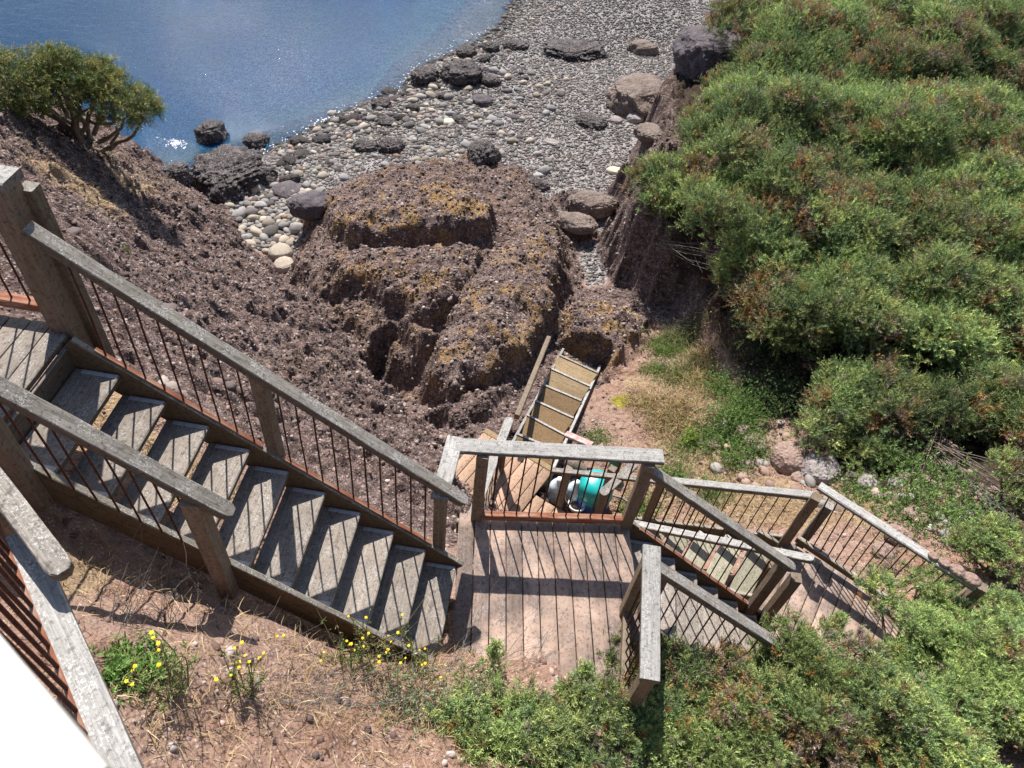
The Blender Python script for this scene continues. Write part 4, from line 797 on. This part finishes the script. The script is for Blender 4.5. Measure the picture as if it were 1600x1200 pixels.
# big gorse bank, right
BK = [(1310, 40, -1.3, 1.4, 'gorse bush behind the top row, left of the pair'), (1450, 20, -1.1, 1.6, 'gorse bush behind the top row, right of the pair'), (1620, 30, -1., 1.6, 'gorse bush beyond the top right corner'), (1060, 290, -2.0, .5, 'small pale-green gorse clump at the tip of the cliff, next to the cream stone'), (1600, 300, -1.0, 1.0, 'gorse bush at the right edge between the second row and the middle'),
    (1225, 138, -1.5, 1.05, 'uppermost left bush of the gorse bank, beside the huge dark boulder'), (1300, 100, -1.3, 1.3, 'gorse bush at the top edge of the photo, second from the left'), (1440, 92, -1.2, 1.35, 'gorse bush at the top edge of the photo, third from the left'), (1575, 100, -1.1, 1.35, 'gorse bush filling the top right corner of the photo'),
    (1145, 228, -1.6, .78, 'gorse bush overhanging the gravel above the cliff edge, level with the large brown boulder'), (1232, 225, -1.4, 1.0, 'gorse bush in the second row from the top, second from the left'), (1370, 225, -1.3, 1.1, 'gorse bush with rusty brown tips, third from the left in the second row'), (1515, 235, -1.2, 1.15, 'gorse bush in the second row from the top, at the right edge'),
    (1118, 312, -1.7, .58, 'gorse bush leaning over the upper end of the shaded cliff'), (1235, 350, -1.5, .9, 'gorse bush in the middle of the bank, left of centre'), (1380, 360, -1.5, .95, 'gorse bush with many brown shoots in the centre of the bank'), (1530, 365, -1.3, 1.0, 'gorse bush half way up the bank at the right edge'),
    (1195, 455, -2.05, .68, 'gorse bush directly above the shaded bare patch of cliff'), (1320, 480, -1.9, .75, 'gorse bush above the dark gap, left half of the lower bank'), (1455, 490, -1.8, .8, 'gorse bush above the dark gap, right half of the lower bank'), (1590, 505, -1.6, .8, 'lower gorse bush cut by the right edge of the photo'),
    (1355, 640, -2.2, .58, 'lowest bush of the bank, hanging over the boulders in the gully'), (1565, 640, -2.0, .62, 'low gorse bush at the right edge behind the brambles')]
for (x, y, z, r, lb) in BK:
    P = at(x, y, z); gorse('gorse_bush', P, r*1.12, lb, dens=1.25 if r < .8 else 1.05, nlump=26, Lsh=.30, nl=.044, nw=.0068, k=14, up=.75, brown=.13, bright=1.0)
# gorse in the foreground, bottom right
FGB = [(700, 1130, 0, .13, 'smallest pale gorse tuft at the bottom edge left of the landing planks'), (770, 1115, 0, .15, 'pale gorse tuft at the foot of the tall thin sprig'), (840, 1130, 0, .16, 'pale gorse tuft at the bottom edge below the middle of the landing'), (895, 1098, 0, .14, 'pale gorse tuft touching the near ends of the landing planks'), (955, 1115, 0, .18, 'pale gorse tuft just left of the foot of the upright white rail end'), (780, 1170, 0, .26, 'gorse tuft below the bottom edge, left'), (900, 1175, 0, .26, 'gorse tuft below the bottom edge, next to the white rail end'), (1000, 1160, 0, .28, 'gorse tuft below the bottom edge under the white rail end'),
    (1050, 1075, -.1, .40, 'gorse bush round the foot of the upright white rail end'), (1170, 1065, -.42, .33, 'gorse bush covering the near side of the short flight'), (1300, 1050, -.7, .38, 'gorse bush in front of the turned right landing, left part'), (1425, 1030, -.8, .5, 'gorse bush in front of the turned right landing, right part'), (1560, 985, -.9, .5, 'gorse bush past the far end of the right landing rail'),
    (1230, 1120, -.15, .42, 'gorse bush with brown patches at the bottom edge below the short flight'), (1390, 1130, -.3, .46, 'gorse bush at the bottom edge between the brown patches and the right corner'), (1550, 1120, -.4, .5, 'gorse bush in the bottom right corner'), (1500, 1050, -.65, .45, 'gorse bush filling the gap under the stones of the rail'), (1620, 1080, -.7, .5, 'gorse bush cut by the right edge near the bottom corner'), (1300, 1190, 0., .45, 'gorse bush below the bottom edge, centre right'), (1100, 1180, .05, .4, 'gorse bush below the bottom edge under the white rail end'), (1470, 1200, -.1, .5, 'gorse bush below the bottom edge near the right corner'), (1585, 870, -1.1, .42, 'gorse bush at the right edge just beyond the rail with stones'), (1600, 760, -1.4, .42, 'pale gorse bush at the right edge above the rail with stones')]
for (x, y, z, r, lb) in FGB:
    P = at(x, y, z); P = (hit(x, y)+v3(0, 0, .05)) if z == 0 else P; P[2] = max(P[2], float(hgt(P[0], P[1]))+(.05 if z == 0 else .12)); gorse('gorse_bush', P, r, lb, dens=2.6, nlump=12, Lsh=.13, nl=.026, nw=.0042, bright=1.12, brown=.13, k=11, sub=5, up=.8, flat=.6)
# dead grey-brown shoots hanging in the gorse
for (x, y, z, r, lb) in ((1125, 395, -2.1, .3, 'tangle of pale dead gorse on the cliff edge'), (1440, 425, -1.3, .25, 'pale dead gorse shoots in the middle of the bank'), (1280, 680, -2.3, .25, 'dead pinkish gorse above the grey gully boulder'), (1530, 575, -1.7, .3, 'dead pinkish gorse beside the dark gap at right'), (1520, 650, -1.9, .2, 'grey dead gorse below the dark gap at right')):
    P = at(x, y, z); t = thing('dead_gorse', lb, 'dead gorse', P); n = 110; d = unit(RNG.normal(size=(n, 3))); Pp = P+d*r*RNG.uniform(.2, .9, (n, 1)); col = np.array([(.30, .24, .20)])*RNG.uniform(.6, 1.2, (n, 1)); V, Fc, c = spray(Pp, d+RNG.normal(0, .3, (n, 3)), np.full(n, .16), 4, 7, .03, .004, col); mesh_np('twigs', V-P, Fc, 'straw', col=c, parent=t)
# grass and herb clumps
def blades(P, n, h, spread, lean, cols, w=.004, curl=.5, gnd=True):
    P = np.array(P, float); base = P+np.c_[RNG.normal(0, spread, (n, 2)), np.zeros(n)]
    if gnd: base[:, 2] = hgt(base[:, 0], base[:, 1])-.01
    d = unit(np.c_[RNG.normal(0, lean, (n, 2)), np.ones(n)]); hh = h*RNG.uniform(.5, 1.2, n); s = unit(np.cross(d, RNG.normal(size=(n, 3))))*w
    out = unit(np.c_[d[:, :2], np.zeros(n)]); m = base+d*(hh*.55)[:, None]; tp = m+(d*(1-curl)+out*curl-np.array([0, 0, .3*curl]))*(hh*.5)[:, None]
    V = np.stack([base-s, base+s, m+s*.8, m-s*.8, tp+s*.2, tp-s*.2], 1).reshape(-1, 3); i = np.arange(n)[:, None]*6; Fc = np.concatenate([i+np.array([0, 1, 2, 3]), i+np.array([3, 2, 4, 5])]); c = np.array(cols)[RNG.integers(0, len(cols), n)]*RNG.uniform(.75, 1.25, (n, 1)); return V, Fc, np.repeat(c, 6, 0)
GR = [(.13, .20, .05), (.17, .24, .06), (.10, .17, .04)]; ST = [(.46, .34, .18), (.38, .27, .14), (.52, .42, .26), (.30, .20, .12)]
def tuft(name, x, y, z, n, h, sp, lean, cols, label, cat, w=.005, mat='leaf', curl=.5):
    P = at(x, y, z); V, Fc, c = blades(P, n, h, sp, lean, cols, w, curl); o = mesh_np(name, V-P, Fc, mat, col=c); o.location = tuple(P); return tag(o, label, cat)
tuft('grass_tuft', 1045, 540, -3.45, 1500, .20, .17, .7, GR+[(.3, .3, .12)], 'bright green grass tuft at the foot of the shaded cliff', 'grass tuft')
tuft('grass_tuft', 1020, 585, -3.45, 500, .16, .12, .7, GR+[(.32, .3, .14)], 'yellowish grass tuft just below the bright green one under the cliff', 'grass tuft')
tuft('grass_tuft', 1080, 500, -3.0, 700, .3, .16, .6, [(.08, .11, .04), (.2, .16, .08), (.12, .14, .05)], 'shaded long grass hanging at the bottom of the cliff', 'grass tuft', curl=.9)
tuft('grass_tuft', 1070, 700, -3.0, 500, .12, .16, .8, GR, 'small green grass clump above the return flight rail', 'grass tuft')
tuft('grass_tuft', 930, 690, -3.25, 500, .10, .13, .8, GR, 'low green grass patch right of the beach steps', 'grass tuft')
tuft('grass_tuft', 1000, 790, -2.9, 700, .15, .16, .8, GR, 'green weeds at the foot of the right post of the middle landing', 'grass tuft')
ST2 = [(.46, .33, .16), (.38, .27, .13), (.52, .40, .22), (.30, .21, .11), (.2, .24, .08)]
tuft('dry_grass_tuft', 1085, 590, -3.15, 900, .24, .17, .9, ST2, 'golden dry grass tuft between the bright green tuft and the dark gully', 'grass tuft')
tuft('dry_grass_tuft', 1050, 655, -3.1, 900, .24, .17, .9, ST2, 'golden dry grass tuft in the middle of the straw slope', 'grass tuft')
tuft('dry_grass_tuft', 1005, 640, -3.3, 500, .16, .14, .9, ST2, 'low dry grass tuft between the yellow moss and the straw slope', 'grass tuft')
tuft('dry_grass_tuft', 1100, 545, -3.0, 600, .22, .14, .8, ST2, 'dry grass tuft at the foot of the bare shaded cliff', 'grass tuft')
tuft('grass_tuft', 205, 418, -1.7, 40, .10, .02, .5, GR, 'tiny lone green tuft on the bare brown slope', 'grass tuft')
def herb(x, y, z, n, sp, h, label, name='green_shrub', cols=None, leaf=.018, cat='shrub', hz=.5):
    """loose soft herb: many small leaves on short stems"""
    P = at(x, y, z); g0_ = hgt(P[0], P[1]); t = thing(name, label, cat, P); Q = P+RNG.normal(0, 1, (n, 3))*np.array([sp, sp, h]); gq = hgt(Q[:, 0], Q[:, 1]); Q[:, 2] = np.maximum(Q[:, 2], gq+.01)
    k = 5; col = np.array(cols or [(.10, .18, .04), (.14, .24, .06), (.18, .27, .08)])[RNG.integers(0, 3, n)]*RNG.uniform(.7, 1.25, (n, 1)); V, Fc, c = needles(Q, np.tile([0, 0, 1.], (n, 1))+RNG.normal(0, .5, (n, 3)), np.full(n, leaf*2.2), 6, leaf*1.5, leaf*.42, col, 1.1); mesh_np('leaves', V-P, Fc, 'leaf', col=c, parent=t)
    ac = Acc(); 
    for i in range(26): j = RNG.integers(0, n); limb(ac, (P[0]+RNG.normal(0, sp*.3), P[1]+RNG.normal(0, sp*.3), float(g0_)-.02), Q[j], .004, .002, 4, .02)
    ac.build('stem', 'stem', t, True); return t
herb(1150, 655, -2.75, 1500, .20, .12, 'bright green soft shrub in the sun left of the dark gully')
herb(1125, 605, -2.9, 600, .15, .10, 'small green shrub above the bright soft one, left of the gully')
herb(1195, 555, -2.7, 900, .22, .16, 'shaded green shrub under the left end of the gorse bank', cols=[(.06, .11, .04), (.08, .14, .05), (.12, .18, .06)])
herb(1050, 745, -2.9, 500, .15, .08, 'green leafy clump just above the return flight rail, left part')
herb(1110, 770, -2.75, 300, .14, .06, 'sparse green plant among straw behind the return flight rods')
herb(1150, 720, -2.7, 300, .12, .08, 'small green plant left of the round brown gully boulder')
herb(1075, 690, -3.0, 260, .06, .12, 'yellow-green creeper left of the small grass clump', cols=[(.25, .33, .05), (.3, .38, .08), (.18, .3, .05)])
herb(1500, 800, -1.7, 800, .34, .12, 'sprawling bramble above the right landing rail', 'bramble', leaf=.026, cat='bramble')
herb(1345, 770, -2.3, 420, .2, .08, 'bramble just above the upper end of the right landing rail', 'bramble', leaf=.022, cat='bramble')
herb(1420, 800, -1.9, 420, .22, .08, 'bramble over the pale broken rock by the right landing rail', 'bramble', leaf=.022, cat='bramble')
herb(1530, 840, -1.5, 500, .22, .12, 'bramble behind the stones at the end of the right landing rail', 'bramble', leaf=.022, cat='bramble')
herb(1400, 900, -1.8, 260, .3, .05, 'sparse green weeds on the dirt seen through the right landing rods', 'weed', leaf=.016, cat='weed')
herb(1440, 745, -2.0, 420, .26, .10, 'bramble at the edge of the dark gully at right', 'bramble', leaf=.024, cat='bramble')
herb(1060, 590, -3.2, 500, .2, .1, 'green herb clump right of the yellowish grass tuft')
herb(1130, 700, -2.85, 500, .18, .1, 'green herb clump directly above the middle of the return rail')
herb(1175, 630, -2.75, 700, .2, .14, 'green herb clump in half shade right of the bright soft shrub')
herb(1100, 690, -3.0, 700, .16, .10, 'green herb clump between the straw and the bright soft shrub')
herb(1180, 700, -2.65, 400, .14, .08, 'green leaves beside the half hidden brown stone')
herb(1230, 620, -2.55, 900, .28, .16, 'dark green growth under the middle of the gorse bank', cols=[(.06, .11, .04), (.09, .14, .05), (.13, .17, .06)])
herb(640, 1095, .5, 260, .12, .08, 'pale grey-green herb among dry twigs at the bottom edge', 'herb', cols=[(.25, .27, .16), (.2, .24, .12), (.3, .3, .2)], cat='herb')
herb(740, 1085, .3, 260, .10, .08, 'pale tuft of herbs left of the small gorse tufts', 'herb', cols=[(.25, .28, .14), (.18, .24, .1), (.3, .32, .16)], cat='herb')
herb(1480, 880+35, -1.2, 300, .14, .08, 'leafy sprig at the far lower corner of the right landing', 'bramble', leaf=.016, cat='bramble')
herb(222, 1062, 1.6, 330, .075, .04, 'leafy green weed near the white board at the bottom left', 'weed', leaf=.022, cat='weed')
twigs('dead_branches', [(at(1460, 700, -2.), at(1600, 790, -1.5), 16, .25), (at(1400, 600, -2.1), at(1430, 760, -2.3), 12, .2), (at(1480, 640, -1.9), at(1420, 760, -2.2), 8, .2), (at(1250, 560, -2.4), at(1350, 590, -2.1), 8, .15)], 'bare dead branches in the dark gap under the gorse bank', 'branches', r=.009)
twigs('dead_branches', [(at(1030, 380, -2.6), at(1130, 420, -2.1), 14, .2), (at(1060, 330, -2.4), at(1110, 400, -2.), 8, .2)], 'grey dead twigs on the upper edge of the shaded cliff', 'branches', 'rail', r=.005)
twigs('dead_branches', [(at(1520, 760, -1.6), at(1600, 830, -1.4), 18, .22), (at(1500, 830, -1.6), at(1600, 760, -1.4), 14, .22)], 'grey bramble canes at the right edge above the stones on the rail', 'branches', 'rail', r=.005)
# straw: many blades lying about, past counting
ac = Acc()
for (x, y, z, sp, n, h) in ((1080, 620, -3.15, .30, 2600, .16), (1050, 670, -3.15, .30, 2400, .16), (1000, 620, -3.3, .25, 900, .12), (1020, 720, -3.05, .25, 900, .12), (1120, 720, -2.8, .25, 1200, .12), (1150, 760, -2.75, .3, 1200, .10), (1120, 560, -3.1, .2, 900, .14), (1120, 795, -2.75, .30, 2200, .09), (1200, 795, -2.6, .28, 2200, .09), (1245, 810, -2.4, .2, 1200, .09), (1340, 800, -2.15, .25, 1400, .09), (1080, 740, -2.9, .2, 900, .08), (1010, 970, -.5, .12, 500, .08), (1000, 1040, -.3, .1, 400, .08),
        (160, 645, .9, .16, 900, .07), (225, 710, .8, .18, 1100, .07), (300, 760, .6, .16, 700, .07), (90, 720, .95, .2, 700, .07), (450, 560, -2.2, .2, 150, .09), (500, 540, -2.7, .2, 160, .09), (200, 280, -3., .5, 1500, .12), (100, 290, -2., .5, 1300, .12), (160, 950, 1., .2, 500, .09), (620, 1080, .2, .35, 900, .12), (400, 1060, 1.1, .5, 1100, .10), (250, 1110, 1.6, .3, 1000, .12), (500, 1110, 1., .4, 1100, .12), (680, 1100, .4, .3, 900, .12), (700, 1060, .0, .25, 600, .12), (330, 900, .8, .3, 250, .12), (1400, 860, -1.8, .5, 700, .09), (950, 640, -3.4, .35, 300, .08), (1050, 290, -2.3, .4, 600, .12), (1130, 480, -2.6, .3, 500, .15)):
    P = at(x, y, z); V, Fc, c = blades(P, n, h, sp, 1.6, ST, .0028, .7); ac.add(V, Fc, c)
o = ac.build('dry_grass', 'straw'); o['kind'] = 'stuff'; o['label'] = 'matted straw and dry grass on the slope and in the gully'
# moss-like weed fringe hiding under deck edges: small green sprigs
for (x, y, z, h, lb) in ((770, 1010, .12, .34, 'tall thin gorse sprig standing in front of the middle landing, left one'), (908, 1040, .1, .26, 'small gorse sprig in front of the middle landing, right one'), (1385-90, 960, -.75, .3, 'upright gorse sprig in front of the turned landing, left one'), (1410, 950, -.95, .25, 'upright gorse sprig in front of the turned landing, right one')):
    P = at(x, y+25, z-.05); t = thing('gorse_sprig', lb, 'gorse sprig', P); n = 70; f = RNG.random(n); Q = P+np.c_[RNG.normal(0, .035, (n, 2))*(1.2-f[:, None]), f*h]; Dr = np.c_[RNG.normal(0, .5, (n, 2)), np.ones(n)]; col = GREENS[RNG.integers(0, 5, n)]*1.3; V, Fc, c = spray(Q, Dr, np.full(n, .07), 3, 10, .02, .0035, col); mesh_np('foliage', V-P, Fc, 'leaf', col=c, parent=t); a2 = Acc(); limb(a2, P-v3(0, 0, .1), P+v3(0, 0, h), .006, .002); a2.build('stem', 'stem', t, True)
# yellow-flowered weeds
def weed(x, y, z, h, n, sp, label, nf=8):
    P = at(x, y, z); P[2] = hgt(P[0], P[1]); t = thing('flowering_weed', label, 'weed', P); st = Acc(); lf = []; fl = Acc()
    for i in range(n):
        b = P+np.r_[RNG.normal(0, sp*.5, 2), 0]; e = b+np.r_[RNG.normal(0, sp, 2), h*RNG.uniform(.6, 1.1)]; tt = np.linspace(0, 1, 8)[:, None]; L_ = b+(e-b)*tt+np.sin(tt*3)*RNG.normal(0, .02, 3); V, Fc = tube_np(L_, np.linspace(.0045, .002, 8), 4); st.add(V, Fc)
        for j in range(16): k = RNG.integers(0, 7); lf.append((L_[k], unit(np.r_[RNG.normal(0, 1, 2), .5])))
        for j in range(RNG.integers(1, 3)):
            if i*2 > nf: break
            c0_ = e+RNG.normal(0, .02, 3); a = np.arange(10)*.628; rr = np.where(np.arange(10) % 2, .008, .0115)*RNG.uniform(.8, 1.2); V = np.c_[np.cos(a)*rr, np.sin(a)*rr, RNG.normal(0, .002, 10)]+c0_; V = np.vstack([V, c0_+v3(0, 0, .006)]); mesh_np('flower', V-P, [(k, (k+1) % 10, 10) for k in range(10)], 'petal', parent=t)
    lp = np.array([q[0] for q in lf]); ld = np.array([q[1] for q in lf]); col = np.array([(.13, .20, .06), (.2, .24, .09), (.3, .24, .12)])[RNG.integers(0, 3, len(lp))]; V, Fc, c = needles(lp, ld, np.full(len(lp), .012), 3, .028, .0045, col, .7); mesh_np('leaves', V-P, Fc, 'leaf', col=c, parent=t)
    st.build('stem', 'greenstem', t); 
M['petal'] = plain('yellow_petal', (.65, .42, .01), (.8, .6, .02), 20, .6, 0); M['greenstem'] = plain('dry_green_stem', (.12, .12, .05), (.25, .2, .1), 20, .8, 0)
weed(300, 1115, 1.3, .42, 12, .08, 'yellow-flowered weed near the bottom edge, left one of three', 10)
weed(400, 1110, 1.1, .36, 10, .07, 'yellow-flowered weed near the bottom edge, middle one of three', 12)
weed(560, 1045, .42, .60, 34, .16, 'biggest yellow-flowered weed, in front of the lower end of the long flight', 22)
weed(650, 1040, .1, .50, 22, .11, 'yellow-flowered weed right of the biggest one, by the last treads', 12)
twigs('dry_stalks', [(at(190, 980, 1.6), at(200, 900, 1.8), 16, .14), (at(260, 985, 1.4), at(250, 900, 1.6), 12, .12), (at(330, 985, 1.2), at(300, 900, 1.4), 5, .12)], 'thin dry stalks in the dirt between the grey rail end and the long flight', 'dry stalks', 'rail', r=.0022)
twigs('dry_stalks', [(at(700, 1060, .15), at(740, 985, .3), 14, .16), (at(760, 1080, 0), at(870, 960, .2), 8, .08), (at(820, 1080, 0), at(850, 980, .2), 8, .06)], 'thin dry stalks sticking up over the near edge of the middle landing', 'dry stalks', 'rail', r=.002)
twigs('dry_stalks', [(at(420, 1120, 1.1), at(620, 1100, .65), 40, .3), (at(280, 1130, 1.5), at(440, 1100, 1.1), 30, .25)], 'fallen grey twigs scattered along the bottom edge left of the gorse', 'dry stalks', 'rail', r=.002)
# wind-bent shrub on the headland, top left
P = at(110, 135, -1.25); t = thing('windswept_shrub', 'dark wind-bent shrub leaning over the water at the top left', 'shrub', P); A = []
LM = [(20, 130, -.9, .55), (60, 110, -.9, .4), (75, 95, -.7, .16), (105, 115, -.95, .4), (130, 125, -1., .35), (150, 130, -1.1, .32), (175, 145, -1.15, .32), (205, 160, -1.2, .22), (228, 170, -1.25, .12), (195, 180, -1.3, .16), (40, 150, -1.1, .4), (160, 112, -1., .12), (150, 165, -1.3, .28), (90, 140, -1.1, .4), (-30, 130, -.8, .6)]
for (x, y, z, r) in LM:
    c_ = at(x, y, z); n = int(520*r*r+36); d = unit(RNG.normal(size=(n, 3))); Q = c_+d*r*RNG.uniform(.6, 1, (n, 1))*[1, 1, .7]; A.append((Q, unit(d*.5+np.array([.6, .1, .2])+RNG.normal(0, .3, (n, 3))), .27*RNG.uniform(.6, 1.2, n), np.array([(.15, .19, .06), (.10, .14, .05), (.22, .24, .08), (.28, .26, .09)])[RNG.integers(0, 4, n)]))
A = [np.concatenate(z) for z in zip(*A)]; V, Fc, c = spray(A[0], A[1], A[2], 4, 9, .05, .009, A[3]); mesh_np('foliage', V-P, Fc, 'leaf', col=c, parent=t)
ac = Acc(); root = hit(135, 215)
for (x, y, z, r) in LM: limb(ac, root+RNG.normal(0, .1, 3), at(x, y, z), .05, .012, 6, .12)
ac.build('trunk', 'stem', t, True)
